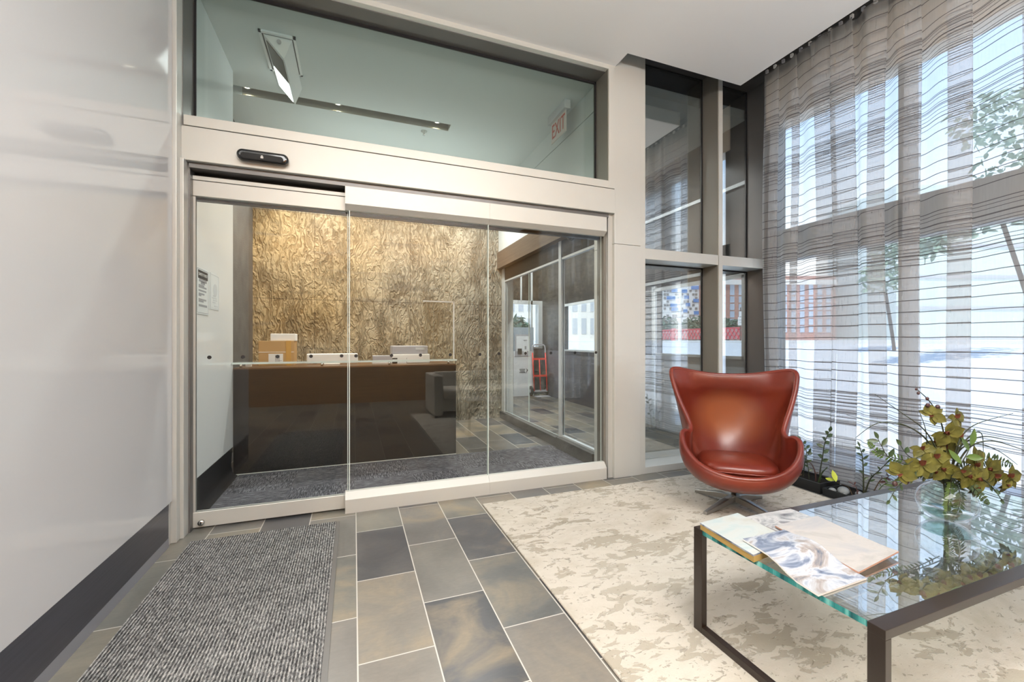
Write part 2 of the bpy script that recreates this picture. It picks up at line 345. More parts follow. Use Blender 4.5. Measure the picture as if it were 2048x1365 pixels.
# ------------------------------------------------------------------ mesh builder
class MB:
    def __init__(s): s.v = []; s.f = []; s.mi = []; s.uv = None
    def face(s, idx, m=0): s.f.append(tuple(idx)); s.mi.append(m)
    def box(s, x0, x1, y0, y1, z0, z1, m=0):
        b = len(s.v)
        s.v += [(x0, y0, z0), (x1, y0, z0), (x1, y1, z0), (x0, y1, z0), (x0, y0, z1), (x1, y0, z1), (x1, y1, z1), (x0, y1, z1)]
        ms = m if isinstance(m, (list, tuple)) else [m] * 6     # -z +z -y +y -x +x
        for q, k in zip(((0, 3, 2, 1), (4, 5, 6, 7), (0, 1, 5, 4), (2, 3, 7, 6), (0, 4, 7, 3), (1, 2, 6, 5)), ms):
            s.face([b + i for i in q], k)
        return s
    def obox(s, c, ax, ay, az, m=0):       # oriented box by centre and half axes
        c, ax, ay, az = map(Vector, (c, ax, ay, az)); b = len(s.v)
        for k in (-1, 1):
            for i, j in ((-1, -1), (1, -1), (1, 1), (-1, 1)):
                s.v.append(tuple(c + ax * i + ay * j + az * k))
        for q in ((0, 3, 2, 1), (4, 5, 6, 7), (0, 1, 5, 4), (2, 3, 7, 6), (0, 4, 7, 3), (1, 2, 6, 5)):
            s.face([b + i for i in q], m)
        return s
    def prism(s, poly, d, m=0):            # 3D polygon extruded by vector d
        b = len(s.v); n = len(poly); d = Vector(d)
        s.v += [tuple(Vector(p)) for p in poly] + [tuple(Vector(p) + d) for p in poly]
        s.face([b + i for i in range(n)][::-1], m); s.face([b + n + i for i in range(n)], m)
        for i in range(n):
            j = (i + 1) % n; s.face((b + i, b + j, b + n + j, b + n + i), m)
        return s
    def tube(s, pts, r, n=8, m=0, cap=True):
        pts = [Vector(p) for p in pts]; b = len(s.v); N = len(pts)
        rs = r if isinstance(r, (list, tuple)) else [r] * N
        up = Vector((0, 0, 1)); prev = None
        for i, p in enumerate(pts):
            t = (pts[min(i + 1, N - 1)] - pts[max(i - 1, 0)])
            if t.length < 1e-9: t = Vector((0, 0, 1))
            t.normalize()
            a = (prev if prev is not None else (Vector((1, 0, 0)) if abs(t.z) > .9 else up))
            a = a - t * a.dot(t)
            if a.length < 1e-6: a = t.orthogonal()
            a.normalize(); prev = a; c = t.cross(a)
            for k in range(n):
                w = 2 * PI * k / n; s.v.append(tuple(p + (a * math.cos(w) + c * math.sin(w)) * rs[i]))
        for i in range(N - 1):
            for k in range(n):
                k2 = (k + 1) % n
                s.face((b + i * n + k, b + i * n + k2, b + (i + 1) * n + k2, b + (i + 1) * n + k), m)
        if cap:
            s.face([b + k for k in range(n)][::-1], m); s.face([b + (N - 1) * n + k for k in range(n)], m)
        return s
    def lathe(s, prof, c=(0, 0, 0), n=32, m=0, rot=None):
        b = len(s.v); N = len(prof); c = Vector(c)
        for r, z in prof:
            for k in range(n):
                w = 2 * PI * k / n; p = Vector((r * math.cos(w), r * math.sin(w), z))
                if rot: p = rot @ p
                s.v.append(tuple(c + p))
        for i in range(N - 1):
            for k in range(n):
                k2 = (k + 1) % n; s.face((b + i * n + k, b + i * n + k2, b + (i + 1) * n + k2, b + (i + 1) * n + k), m)
        return s
    def disc(s, c, r, nrm, n=20, m=0, th=.002):
        nrm = Vector(nrm).normalized(); a = nrm.orthogonal().normalized(); d = nrm.cross(a)
        pl = [Vector(c) + (a * math.cos(2 * PI * k / n) + d * math.sin(2 * PI * k / n)) * r for k in range(n)]
        return s.prism(pl, nrm * th, m)
    def sphere(s, c, r, n=12, k=8, m=0):
        r = r if isinstance(r, (tuple, list)) else (r, r, r); b = len(s.v)
        for i in range(k + 1):
            th = PI * i / k
            for j in range(n):
                ph = 2 * PI * j / n
                s.v.append((c[0] + r[0] * math.sin(th) * math.cos(ph), c[1] + r[1] * math.sin(th) * math.sin(ph), c[2] + r[2] * math.cos(th)))
        for i in range(k):
            for j in range(n):
                j2 = (j + 1) % n; s.face((b + i * n + j, b + (i + 1) * n + j, b + (i + 1) * n + j2, b + i * n + j2), m)
        return s
    def leaf(s, p, d, nrm, L, W, m=0, bend=.12, fold=.1):
        p = Vector(p); d = Vector(d).normalized(); nrm = Vector(nrm); nrm = (nrm - d * nrm.dot(d))
        nrm = nrm.normalized() if nrm.length > 1e-6 else d.orthogonal().normalized()
        side = d.cross(nrm); b = len(s.v)
        prof = ((.0, .04), (.2, .7), (.45, 1.), (.72, .75), (1., .02))
        for t, w in prof:
            q = p + d * (L * t) - nrm * (bend * L * t * t)
            for e in (-1, 0, 1): s.v.append(tuple(q + side * (e * w * W / 2) + nrm * (abs(e) * fold * W)))
        for i in range(4):
            for k in range(2):
                a = b + i * 3 + k; s.face((a, a + 1, a + 4, a + 3), m)
        return s
    def build(s, name, mats, parent=None, origin=None, smooth=False, bevel=0, bseg=2, autosm=False, solid=0, sub=0):
        if not isinstance(mats, (list, tuple)): mats = [mats]
        off = Vector((0, 0, 0))
        if parent is not None:
            q = parent
            while q is not None: off = off + q.location; q = q.parent
        elif origin is not None: off = Vector(origin)
        me = bpy.data.meshes.new(name)
        me.from_pydata([tuple(Vector(p) - off) for p in s.v], [], s.f)
        for mt in mats: me.materials.append(M[mt] if isinstance(mt, str) else mt)
        me.polygons.foreach_set('material_index', s.mi)
        if s.uv:
            ul = me.uv_layers.new(name='UVMap')
            for li, l in enumerate(me.loops): ul.data[li].uv = s.uv[l.vertex_index]
        me.validate(); me.update()
        o = bpy.data.objects.new(name, me); C.objects.link(o)
        if parent is not None: o.parent = parent
        elif origin is not None: o.location = origin
        if smooth: me.polygons.foreach_set('use_smooth', [True] * len(me.polygons))
        if solid:
            md = o.modifiers.new('solid', 'SOLIDIFY'); md.thickness = solid; md.offset = 0
        if sub:
            md = o.modifiers.new('sub', 'SUBSURF'); md.levels = sub; md.render_levels = sub
        if bevel:
            md = o.modifiers.new('bevel', 'BEVEL'); md.width = bevel; md.segments = bseg; md.limit_method = 'ANGLE'
            md.harden_normals = False
        return o

def tag(o, label, cat, group=None, kind=None):
    o['label'] = label; o['category'] = cat
    if group: o['group'] = group
    if kind: o['kind'] = kind
    return o
def thing(name, label, cat, loc=(0, 0, 0), rz=0, group=None):
    o = bpy.data.objects.new(name, None); o.empty_display_size = .1; C.objects.link(o)
    o.location = loc; o.rotation_euler = (0, 0, rz)
    return tag(o, label, cat, group)
def struct(o, label=None):
    o['kind'] = 'structure'
    if label: o['label'] = label
    return o
def sroot(name, loc=(0, 0, 0), label=None):
    o = bpy.data.objects.new(name, None); C.objects.link(o); o.location = loc
    return struct(o, label)
def dup(root, loc=None, rz=None, label=None, scale=None):
    r = root.copy(); C.objects.link(r)
    if loc is not None: r.location = loc
    if rz is not None: r.rotation_euler = (0, 0, rz)
    if scale is not None: r.scale = (scale,) * 3
    if label: r['label'] = label
    for ch in list(root.children):
        c = ch.copy(); C.objects.link(c); c.parent = r
        for g in list(ch.children):
            d = g.copy(); C.objects.link(d); d.parent = c
    return r
def BX(*a, m=0): return MB().box(*a, m=m)
def text(name, body, size, mat, mtx, parent, extrude=.0008, align='CENTER', width=None):
    cu = bpy.data.curves.new(name, 'FONT'); cu.body = body; cu.size = size; cu.extrude = extrude
    cu.align_x = align; cu.align_y = 'CENTER'
    o = bpy.data.objects.new(name, cu); C.objects.link(o)
    dg = bpy.context.evaluated_depsgraph_get(); me = bpy.data.meshes.new_from_object(o.evaluated_get(dg))
    bpy.data.objects.remove(o); bpy.data.curves.remove(cu)
    if width:
        xs = [v.co.x for v in me.vertices]; k = width / (max(xs) - min(xs))
        for v in me.vertices: v.co.x *= k
    off = Vector((0, 0, 0)); q = parent
    while q is not None: off = off + q.location; q = q.parent
    me.transform(Matrix.Translation(-off) @ mtx)
    me.materials.clear(); me.materials.append(M[mat])
    t = bpy.data.objects.new(name, me); C.objects.link(t); t.parent = parent
    return t
def axes(origin, x, y, z):
    return Matrix(((x[0], y[0], z[0], origin[0]), (x[1], y[1], z[1], origin[1]), (x[2], y[2], z[2], origin[2]), (0, 0, 0, 1)))
def crom(pts, per=6, closed=False):
    pts = [Vector(p) for p in pts]; n = len(pts); out = []
    rng = range(n if closed else n - 1)
    g = (lambda i: pts[i % n]) if closed else (lambda i: pts[max(0, min(n - 1, i))])
    for i in rng:
        a, b, c, d = g(i - 1), g(i), g(i + 1), g(i + 2)
        for k in range(per):
            t = k / per
            out.append(.5 * ((2 * b) + (c - a) * t + (2 * a - 5 * b + 4 * c - d) * t * t + (3 * b - a - 3 * c + d) * t ** 3))
    if not closed: out.append(pts[-1])
    return out

# ------------------------------------------------------------------ camera
F = 842.; TH = math.atan(316 / F); H = 1.25
cam = bpy.data.cameras.new('camera'); cam.sensor_width = 36; cam.lens = F / 2048 * 36; cam.clip_start = .02; cam.clip_end = 500
co = bpy.data.objects.new('camera', cam); C.objects.link(co); co.location = (0, 0, H); co.rotation_euler = (PI / 2, 0, -TH)
scene.camera = co

# ------------------------------------------------------------------ room shell
struct(BX(-4.1, 4.22, -2.5, 9.3, -.1, 0).build('floor', 'tile'))
struct(BX(-4.1, 3.54, -2.5, 3.07, 3.75, 3.9).box(-4.1, 2.226, 3.07, 3.258, 3.75, 3.9).build('ceiling', 'ceil'))
# dark pocket over the curtain and the sidelights
struct(BX(2.2, 4.4, -2.5, 3.55, 4.02, 4.12).box(2.2, 2.23, 3.07, 3.27, 3.9, 4.02).build('ceiling', 'pocket'))
# lobby ceiling with the light slot left open
lc = MB()
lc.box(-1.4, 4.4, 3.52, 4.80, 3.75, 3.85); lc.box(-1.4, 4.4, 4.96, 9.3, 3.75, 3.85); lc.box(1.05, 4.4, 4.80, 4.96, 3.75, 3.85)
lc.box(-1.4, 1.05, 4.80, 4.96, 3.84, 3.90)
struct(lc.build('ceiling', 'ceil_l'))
struct(BX(-5, 4.31, -3, 9.6, 4.2, 4.4).build('ceiling', 'pocket'))          # roof slab
wl = MB()
wl.box(-1.25, -1.05, 1.55, 3.165, .262, 3.75)
struct(wl.build('wall_left', 'wallglass'))
struct(BX(-1.25, -1.056, 1.55, 3.13, 0, .262).build('wall_left', 'pocket'))
struct(BX(-1.25, -1.05, 3.45, 4.56, .27, 3.75).build('wall_left', 'lobwhite'))
struct(BX(-1.25, -1.07, 3.45, 4.56, 0, .27).build('wall_left', 'black'))
struct(BX(-1.45, -1.27, 4.56, 6.5, 0, 3.75).build('wall_left', 'greystone'))
struct(BX(-1.27, -1.25, 4.54, 4.56, 0, 3.75).build('wall_left', 'greystone'))
struct(BX(-1.45, 2.36, 6.5, 6.7, 0, 3.75).build('wall_back', 'stone'))
struct(BX(-4.1, 4.3, -2.5, -2.38, 0, 3.9).build('wall_rear', 'woodrear'))
struct(BX(-4.2, -4.05, -2.5, 1.55, 0, 3.9).box(-4.2, -1.25, 1.4, 1.55, 0, 3.9).build('wall_left', 'white'))
# cove base: dark metal, concave, bottom strip paler, a reflection put into its colour
bb = MB(); prof = [(-1.0505, .262), (-1.0525, .20), (-1.054, .12), (-1.0535, .075), (-1.052, .055), (-1.051, .03), (-1.050, .0)]
n = len(prof)
for Y in (1.55, 3.12):
    for x, z in prof: bb.v.append((x, Y, z))
for i in range(n - 1): bb.face((i, n + i, n + i + 1, i + 1), 1 if i >= 4 else 0)
t = NT('base_metal'); p = t.pos(); st = t.noise(t.scale(p, (3, 1, 40)), 4, 3)
t.bsdf(color=t.mix(st, (.085, .085, .105), (.14, .14, .17)), rough=.30, metal=.7, spec=.5); M['base'] = t.m
M['basesheen'] = simple('base_reflection', (.30, .31, .35), .32, .4, .5, .1, 3)
struct(bb.build('baseboard_left', ['base', 'basesheen'], smooth=True))
lb = MB(); prof = [(-1.05, .27), (-1.06, .10), (-1.045, .03), (-1.0, .0)]; n = 4
for Y in (3.5, 4.54):
    for x, z in prof: lb.v.append((x, Y, z))
for i in range(3): lb.face((i, n + i, n + i + 1, i + 1))
struct(lb.build('baseboard_left', 'black', smooth=True))

# ------------------------------------------------------------------ door wall: frames
# left jamb (stepped)
j = MB(); j.box(-1.12, -1.058, 3.13, 3.168, .0, .26); j.box(-1.11, -1.028, 3.168, 3.44, 0, 3.75); j.box(-1.03, -1.008, 3.22, 3.44, 0, 2.41)
struct(j.build('trim_1', 'alu2', bevel=.003))
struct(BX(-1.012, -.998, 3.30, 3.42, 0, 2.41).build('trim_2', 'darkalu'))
# header beam and jambs of the transom
struct(BX(-1.105, 2.222, 3.25, 3.50, 2.41, 2.628).build('trim_3', 'alu', bevel=.003))
struct(BX(-1.02, 2.155, 3.252, 3.27, 2.634, 2.700).build('trim_4', 'alu', bevel=.002))
struct(BX(-1.025, 2.155, 3.252, 3.30, 3.71, 3.75).build('trim_5', 'alu'))
struct(BX(2.155, 2.216, 3.252, 3.50, 2.634, 3.75).build('trim_6', 'alu', bevel=.002))
# reveal linings: top and sides darker, their shade put into the metal colour
rv = MB(); rv.box(-1.024, 2.155, 3.30, 3.50, 3.705, 3.75); rv.box(-1.11, -1.024, 3.262, 3.50, 2.634, 3.75)
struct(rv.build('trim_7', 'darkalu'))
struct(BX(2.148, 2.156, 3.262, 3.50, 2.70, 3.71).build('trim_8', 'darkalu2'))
struct(BX(-1.024, 2.155, 3.27, 3.50, 2.634, 2.700).build('trim_9', 'alu'))
w1 = sroot('window_1', (0.56, 3.47, 2.70))
BX(-1.02, 2.15, 3.467, 3.479, 2.70, 3.705, m=[1, 1, 0, 0, 1, 1]).build('pane', ['glass_tr', 'gedge'], w1)
g = MB(); g.box(-1.024, 2.152, 3.455, 3.466, 3.685, 3.705); g.box(2.135, 2.150, 3.455, 3.466, 2.70, 3.705); g.box(-1.024, -1.012, 3.455, 3.466, 2.70, 3.705)
g.build('gasket', 'gasket', w1)
# column right of the door
cb = MB(); cb.box(2.216, 2.505, 3.255, 3.60, 0, 2.135); cb.box(2.216, 2.505, 3.255, 3.60, 2.138, 4.02)
struct(cb.build('trim_10', 'alu', bevel=.002))
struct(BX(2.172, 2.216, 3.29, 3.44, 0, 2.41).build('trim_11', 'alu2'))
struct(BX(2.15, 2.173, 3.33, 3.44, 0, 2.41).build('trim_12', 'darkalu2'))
# door head recess
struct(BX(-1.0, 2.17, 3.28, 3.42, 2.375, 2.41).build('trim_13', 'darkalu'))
struct(BX(-1.0, 2.15, 3.395, 3.44, 2.20, 2.41).build('trim_14', 'black'))

# ------------------------------------------------------------------ sliding door leaves
def dots(mb, xs, y, z=1.14):
    for x in xs: mb.disc((x, y, z), .0125, (0, -1, 0), 18)
d1 = sroot('door_1', (-.53, 3.365, 0), 'left sliding glass leaf with low rail lock and black dots')
BX(-.985, -.045, 3.361, 3.371, .112, 2.215, m=[1, 1, 0, 0, 1, 1]).build('pane', ['glass_door', 'gedge'], d1)
r = BX(-.998, -.04, 3.345, 3.387, .012, .112); r.build('bottom_rail', 'alu', d1, bevel=.003)
r = BX(-.998, -.04, 3.345, 3.387, 2.213, 2.315); r.box(-.998, -.04, 3.34, 3.39, 2.318, 2.345); r.build('top_rail', 'alu', d1, bevel=.002)
BX(-1.0, -.985, 3.355, 3.378, .112, 2.213).build('edge_strip', 'alu2', d1)
BX(-.046, -.041, 3.357, 3.375, .112, 2.213).build('edge_strip', 'gedge', d1)
for x in (-.909, -.715, -.505, -.291, -.086):
    MB().disc((x, 3.361, 1.14), .0125, (0, -1, 0), 18).build('dot_sticker', 'black', d1)
lk = MB(); lk.lathe([(0, .0), (.014, .0), (.018, -.006), (.018, .012), (0, .012)], (-.948, 3.337, .045), 20, rot=Matrix.Rotation(PI / 2, 3, 'X'))
k = lk.build('lock', 'steelwhite', d1, smooth=True)
BX(-.952, -.944, 3.323, 3.334, .036, .054).build('keyhole', 'ink', k)

d2 = sroot('door_2', (.49, 3.31, 0), 'middle glass door pane standing proud on the floor rail')
BX(-.03, 1.03, 3.322, 3.334, .14, 2.215, m=[1, 1, 0, 0, 1, 1]).build('pane', ['glass_door', 'gedge'], d2)
BX(-.034, -.028, 3.316, 3.338, .14, 2.215).build('edge_strip', 'gedge', d2)
for x in (.014, .267, .485, .721, .966):
    MB().disc((x, 3.322, 1.14), .0125, (0, -1, 0), 18).build('dot_sticker', 'black', d2)
d3 = sroot('door_3', (1.59, 3.31, 0), 'right hand fixed glass pane beside the grey column')
BX(1.04, 2.12, 3.322, 3.334, .14, 2.215, m=[1, 1, 0, 0, 1, 1]).build('pane', ['glass_door', 'gedge'], d3)
BX(1.034, 1.040, 3.318, 3.336, .14, 2.215).build('edge_strip', 'gedge', d3)
for x in (1.13, 1.369, 1.609, 1.847, 2.063):
    MB().disc((x, 3.322, 1.145), .0125, (0, -1, 0), 18).build('dot_sticker', 'black', d3)
def rail_prof(x0, x1):
    return MB().prism([(x0, 3.27, 0), (x0, 3.27, .098), (x0, 3.312, .145), (x0, 3.345, .145), (x0, 3.345, 0)], (x1 - x0, 0, 0))
def top_prof(x0, x1):
    return MB().prism([(x0, 3.27, 2.245), (x0, 3.27, 2.372), (x0, 3.345, 2.372), (x0, 3.345, 2.21), (x0, 3.315, 2.21)], (x1 - x0, 0, 0))
rail_prof(-.06, 1.0355).build('bottom_rail', 'alu', d2); top_prof(-.06, 1.0355).build('top_rail', 'alu', d2)
rail_prof(1.0365, 2.145).build('bottom_rail', 'alu', d3); top_prof(1.0365, 2.145).build('top_rail', 'alu', d3)

# door sensor on the header
ms = thing('motion_sensor', 'glossy black oblong door sensor on the metal header', 'sensor', (-.57, 3.25, 2.44))
def capsule(x0, x1, zc, rr, y0, y1):
    pl = []
    for k in range(13):
        w = PI / 2 + PI * k / 12; pl.append((x0 + rr + rr * math.cos(w), y0, zc + rr * math.sin(w)))
    for k in range(13):
        w = -PI / 2 + PI * k / 12; pl.append((x1 - rr + rr * math.cos(w), y0, zc + rr * math.sin(w)))
    return MB().prism(pl, (0, y1 - y0, 0))
M['gloss'] = simple('gloss_black', (.01, .01, .01), .08, 0, .6, .1)
capsule(-.72, -.415, 2.478, .036, 3.195, 3.25).build('housing', 'gloss', ms, bevel=.018, bseg=4)
capsule(-.695, -.445, 2.466, .020, 3.187, 3.196).build('lens', 'ink', ms, bevel=.004)
ic = MB(); ic.box(-.578, -.562, 3.1845, 3.188, 2.458, 2.470); ic.box(-.575, -.565, 3.1845, 3.188, 2.472, 2.477); ic.build('lock_symbol', 'paper', ms)

# ------------------------------------------------------------------ sidelights
sl = MB()
sl.box(2.506, 2.562, 3.262, 3.50, 0, 4.02); sl.box(3.47, 3.518, 3.262, 3.50, .06, 4.02)
struct(BX(4.10, 4.17, 3.262, 3.50, .06, 4.02).build('trim_25', 'darkalu'))
struct(sl.build('trim_15', 'alu', bevel=.002))
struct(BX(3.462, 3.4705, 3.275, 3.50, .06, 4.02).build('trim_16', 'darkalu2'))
ml = MB(); ml.box(2.562, 3.462, 3.264, 3.50, 2.022, 2.122); ml.box(3.518, 4.10, 3.264, 3.50, 2.022, 2.122)
ml.box(2.562, 4.17, 3.264, 3.50, 0, .062)
struct(ml.build('trim_17', 'alu', bevel=.002))
for i, (x0, x1, z0, z1) in enumerate(((2.562, 3.462, .062, 2.022), (2.562, 3.462, 2.122, 4.02), (3.518, 4.10, .062, 2.022), (3.518, 4.10, 2.122, 4.02))):
    w = sroot('window_%d' % (i + 2), ((x0 + x1) / 2, 3.48, z0))
    BX(x0, x1, 3.478, 3.488, z0, z1, m=[1, 1, 0, 0, 1, 1]).build('pane', ['glass_side', 'gedge'], w)
    g = MB(); g.box(x0, x1, 3.47, 3.478, z1 - .012, z1); g.box(x1 - .01, x1, 3.47, 3.478, z0, z1)
    g.build('gasket', 'gasket', w)

# ------------------------------------------------------------------ facade X = 4.15
XF = 4.15
fa = MB()
for y in (-.6, .75, 2.03): fa.box(XF, XF + .12, y, y + .075, .1, 3.52)
fa.box(XF, XF + .14, -2.5, 3.5, 2.08, 2.40)
struct(fa.build('trim_18', 'facade'))
struct(BX(XF - .02, XF + .16, -2.5, 3.5, 3.50, 4.2).build('wall_right', 'spandrel'))
struct(BX(XF - .02, XF + .16, -2.5, 3.5, -.1, .10).build('wall_right', 'alu2'))
struct(BX(XF, XF + .12, 3.15, 3.262, .1, 3.52).build('trim_26', 'darkalu'))
k = 6
for y0, y1 in ((-.525, .75), (.825, 2.03), (2.105, 3.15)):
    for z0, z1 in ((.10, 2.08), (2.40, 3.50)):
        w = sroot('window_%d' % k, (XF + .05, (y0 + y1) / 2, z0)); k += 1
        BX(XF + .045, XF + .055, y0, y1, z0, z1).build('pane', 'glass_out', w)
# facade beyond the door wall
fb = MB()
fb.box(XF, XF + .14, 3.5, 6.0, -.1, 1.04); struct(BX(XF, XF + .14, 6.0, 9.3, -.1, 1.04).build('wall_right', 'lowpanel')); fb.box(XF, XF + .14, 3.27, 3.40, -.1, 4.2)
struct(fb.build('wall_right', 'panelgrey'))
fb = MB(); fb.box(XF, XF + .14, 3.40, 9.3, 2.0, 4.2); fb.box(XF, XF + .14, 5.07, 6.55, 1.04, 2.0); fb.box(XF, XF + .14, 8.0, 9.3, 1.04, 2.0)
struct(fb.build('wall_right', 'wooddark'))
fr = MB()
for (y0, y1) in ((3.53, 5.07), (6.55, 8.0)):
    fr.box(XF - .03, XF + .0, y0, y1, 1.04, 1.075); fr.box(XF - .03, XF, y0, y1, 1.97, 2.02); fr.box(XF - .03, XF, y0 - .02, y0 + .03, 1.04, 2.0); fr.box(XF - .03, XF, y1 - .05, y1 + .03, 0, 2.05)
fr.box(XF - .03, XF, 3.51, 9.0, 3.02, 3.06)
fr.box(XF - .03, XF, 3.51, 6.5, 2.08, 2.12)
struct(fr.build('trim_19', 'frame_y'))
for y0, y1 in ((3.43, 5.02), (6.58, 7.95)):
    w = sroot('window_%d' % k, (XF + .05, (y0 + y1) / 2, 1.05)); k += 1
    BX(XF + .045, XF + .055, y0, y1, 1.05, 2.0).build('pane', 'glass_out', w)

# ------------------------------------------------------------------ lobby beyond the door
tag(BX(-1.0, 2.2, 3.46, 4.54, 0, .008).build('carpet', 'carpet', origin=(.6, 4, 0)), 'charcoal carpet tiles laid inside the glass doors', 'carpet')
# glass partition along X = 2.3
gw = MB(); gw.box(2.205, 2.30, 3.62, 4.42, 0, .13); gw.box(2.225, 2.32, 4.42, 6.5, 0, .11)
struct(gw.build('baseboard_right', 'greystone'))
gf = MB(); gf.box(2.27, 2.31, 3.62, 6.5, 2.20, 2.225); gf.box(2.26, 2.31, 4.40, 4.46, .11, 2.42); gf.box(2.26, 2.32, 6.38, 6.5, .11, 2.42); gf.box(2.27, 2.31, 3.62, 4.40, .13, .15)
struct(gf.build('trim_20', 'frame_y'))
for y0, y1 in ((3.62, 4.40), (4.46, 5.42), (5.43, 6.38)):
    w = sroot('window_%d' % k, (2.29, (y0 + y1) / 2, .13)); k += 1
    BX(2.285, 2.295, y0, y1, .12, 2.20, m=[1, 1, 1, 1, 0, 0]).build('pane', ['glass', 'gedge'], w)
struct(BX(2.27, 2.31, 3.62, 6.5, 2.225, 2.42).build('wall_right', 'wooddark'))
sf = MB(); sf.box(2.18, 2.75, 3.62, 6.5, 2.42, 2.445); sf.box(2.18, 2.20, 3.62, 6.5, 2.445, 2.68)
struct(sf.build('trim_21', 'woodsoffit'))
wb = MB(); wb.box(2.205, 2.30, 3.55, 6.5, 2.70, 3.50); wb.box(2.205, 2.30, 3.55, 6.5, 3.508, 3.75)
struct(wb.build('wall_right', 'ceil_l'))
struct(BX(2.212, 2.3, 3.55, 6.5, 3.495, 3.51).build('trim_22', 'black'))
# far window wall of the vestibule
ff = MB(); ff.box(2.36, 3.40, 9.05, 9.25, 2.0, 3.75); ff.box(3.40, 4.15, 9.05, 9.25, 2.18, 3.75); ff.box(2.36, 3.3, 9.05, 9.25, 0, 2.0)
struct(ff.build('wall_back', 'wooddark'))
struct(BX(3.86, 4.15, 9.05, 9.25, 0, 1.10).build('wall_back', 'lowpanel'))
tf = MB(); tf.box(3.3, 4.15, 9.02, 9.06, 2.10, 2.19); tf.box(3.3, 3.40, 9.02, 9.2, 0, 2.1); tf.box(4.05, 4.15, 9.02, 9.2, 1.1, 2.1); tf.box(3.3, 4.15, 9.02, 9.06, 1.08, 1.12); tf.box(3.60, 3.63, 9.02, 9.06, 2.18, 2.9); tf.box(3.86, 3.90, 9.02, 9.06, 1.12, 2.9)
struct(tf.build('trim_23', 'frame_y'))
w = sroot('window_%d' % k, (3.7, 9.12, 1.1)); k += 1
BX(3.40, 4.05, 9.115, 9.125, 1.1, 2.1).build('pane', 'glass_out', w)
struct(BX(2.36, 2.46, 6.5, 9.05, 0, 3.75).build('wall_left', 'lobwhite'))

# intercom pillar
ip = thing('intercom_pillar', 'white pillar with grey intercom panel standing beside red hand truck', 'pillar', (3.6, 8.88, 0))
BX(3.36, 3.85, 8.85, 9.02, 0, 1.02).build('body', 'pillarwhite', ip)
BX(3.36, 3.85, 8.85, 9.02, 1.02, 1.56).build('upper_body', 'bluegrey', ip)
pn = BX(3.39, 3.76, 8.835, 8.85, .905, 1.40).build('panel', 'greyplastic', ip)
BX(3.42, 3.72, 8.828, 8.836, 1.02, 1.36).build('face_plate', 'pillarwhite', pn)
BX(3.45, 3.55, 8.822, 8.83, .95, 1.08).build('screen', 'ink', pn)
BX(3.60, 3.67, 8.822, 8.83, .94, 1.02).build('card_reader', 'paper', pn)
BX(3.62, 3.66, 8.822, 8.83, 1.06, 1.13).build('keypad', 'greyink', pn)
BX(3.59, 3.68, 8.822, 8.83, 1.26, 1.275).build('name_strip', 'greyink', pn)
nt = MB()
for i, (a, b) in enumerate(((0, .14), (.01, .13), (0, .15))): nt.box(3.50 + a, 3.50 + b, 8.846, 8.85, .60 - i * .035, .615 - i * .035)
nt.prism([(3.66, 8.846, .63), (3.71, 8.846, .59), (3.66, 8.846, .50), (3.68, 8.846, .59)], (0, .004, 0))
nt.build('arrow_note', 'ink', ip)

# hand truck
ht = thing('hand_truck', 'red two-wheeled hand truck parked against dark panel by pillar', 'hand truck', (3.98, 8.7, 0))
X0, X1, Y0 = 3.80, 4.12, 8.70
fr_ = MB()
for x in (X0, X1): fr_.tube([(x, Y0, .12), (x, Y0 + .05, .6), (x, Y0 + .1, .98)], .016, 8)
fr_.build('side_rail', 'hred', ht, smooth=True)
MB().tube(crom([(X0, Y0 + .1, .97), (X0, Y0 + .115, 1.10), (X0 + .05, Y0 + .12, 1.16), (X1 - .05, Y0 + .12, 1.16), (X1, Y0 + .115, 1.10), (X1, Y0 + .1, .97)], 5), .016, 8).build('handle', 'greyplastic', ht, smooth=True)
for z, dy in ((.84, .08), (.46, .035)):
    BX(X0, X1, Y0 + dy - .012, Y0 + dy + .012, z - .022, z + .022).build('crossbar', 'hred', ht)
MB().tube([((X0 + X1) / 2, Y0 + .01, .12), ((X0 + X1) / 2, Y0 + .08, .84)], .014, 8).build('centre_bar', 'hred', ht, smooth=True)
BX(X0 - .01, X1 + .01, Y0 - .16, Y0 + .02, .0, .012).box(X0, X1, Y0 - .0, Y0 + .02, .10, .14).build('toe_plate', 'greyplastic', ht)
for x in (X0 - .04, X1 + .04):
    wm = MB().lathe([(.035, -.02), (.10, -.022), (.115, -.012), (.115, .012), (.10, .022), (.035, .02)], (x, Y0 + .09, .115), 20, rot=Matrix.Rotation(PI / 2, 3, 'Y'))
    wo = wm.build('wheel', 'tyre', ht, smooth=True)
    MB().lathe([(0, -.024), (.04, -.024), (.04, .024), (0, .024)], (x, Y0 + .09, .115), 14, rot=Matrix.Rotation(PI / 2, 3, 'Y')).build('hub', 'greyplastic', wo)

# reception desk
rd = thing('reception_desk', 'long black fronted reception desk with clear glass counter', 'desk', (0, 4.9, 0))
BX(-1.045, 1.05, 4.55, 4.58, .012, .985).build('front_panel', 'deskfront', rd)
BX(-1.045, 1.05, 4.54, 4.552, .0, .014).build('base_strip', 'alu', rd)
BX(1.02, 1.05, 4.58, 5.25, 0, .985).build('side_panel', 'wood', rd)
BX(-1.045, -1.015, 4.58, 5.25, 0, .985).build('side_panel', 'wood', rd)
BX(-1.045, 1.05, 4.55, 5.25, .985, .998).build('worktop', 'wood', rd)
BX(-1.045, 1.05, 4.50, 4.74, 1.035, 1.052, m=[0, 0, 1, 1, 1, 1]).build('glass_counter', ['glass', 'gedge'], rd)
for x in (-1.0, -.3, .35, .98):
    MB().tube([(x, 4.62, .998), (x, 4.62, 1.035)], .012, 10).build('standoff', 'chrome', rd, smooth=True)
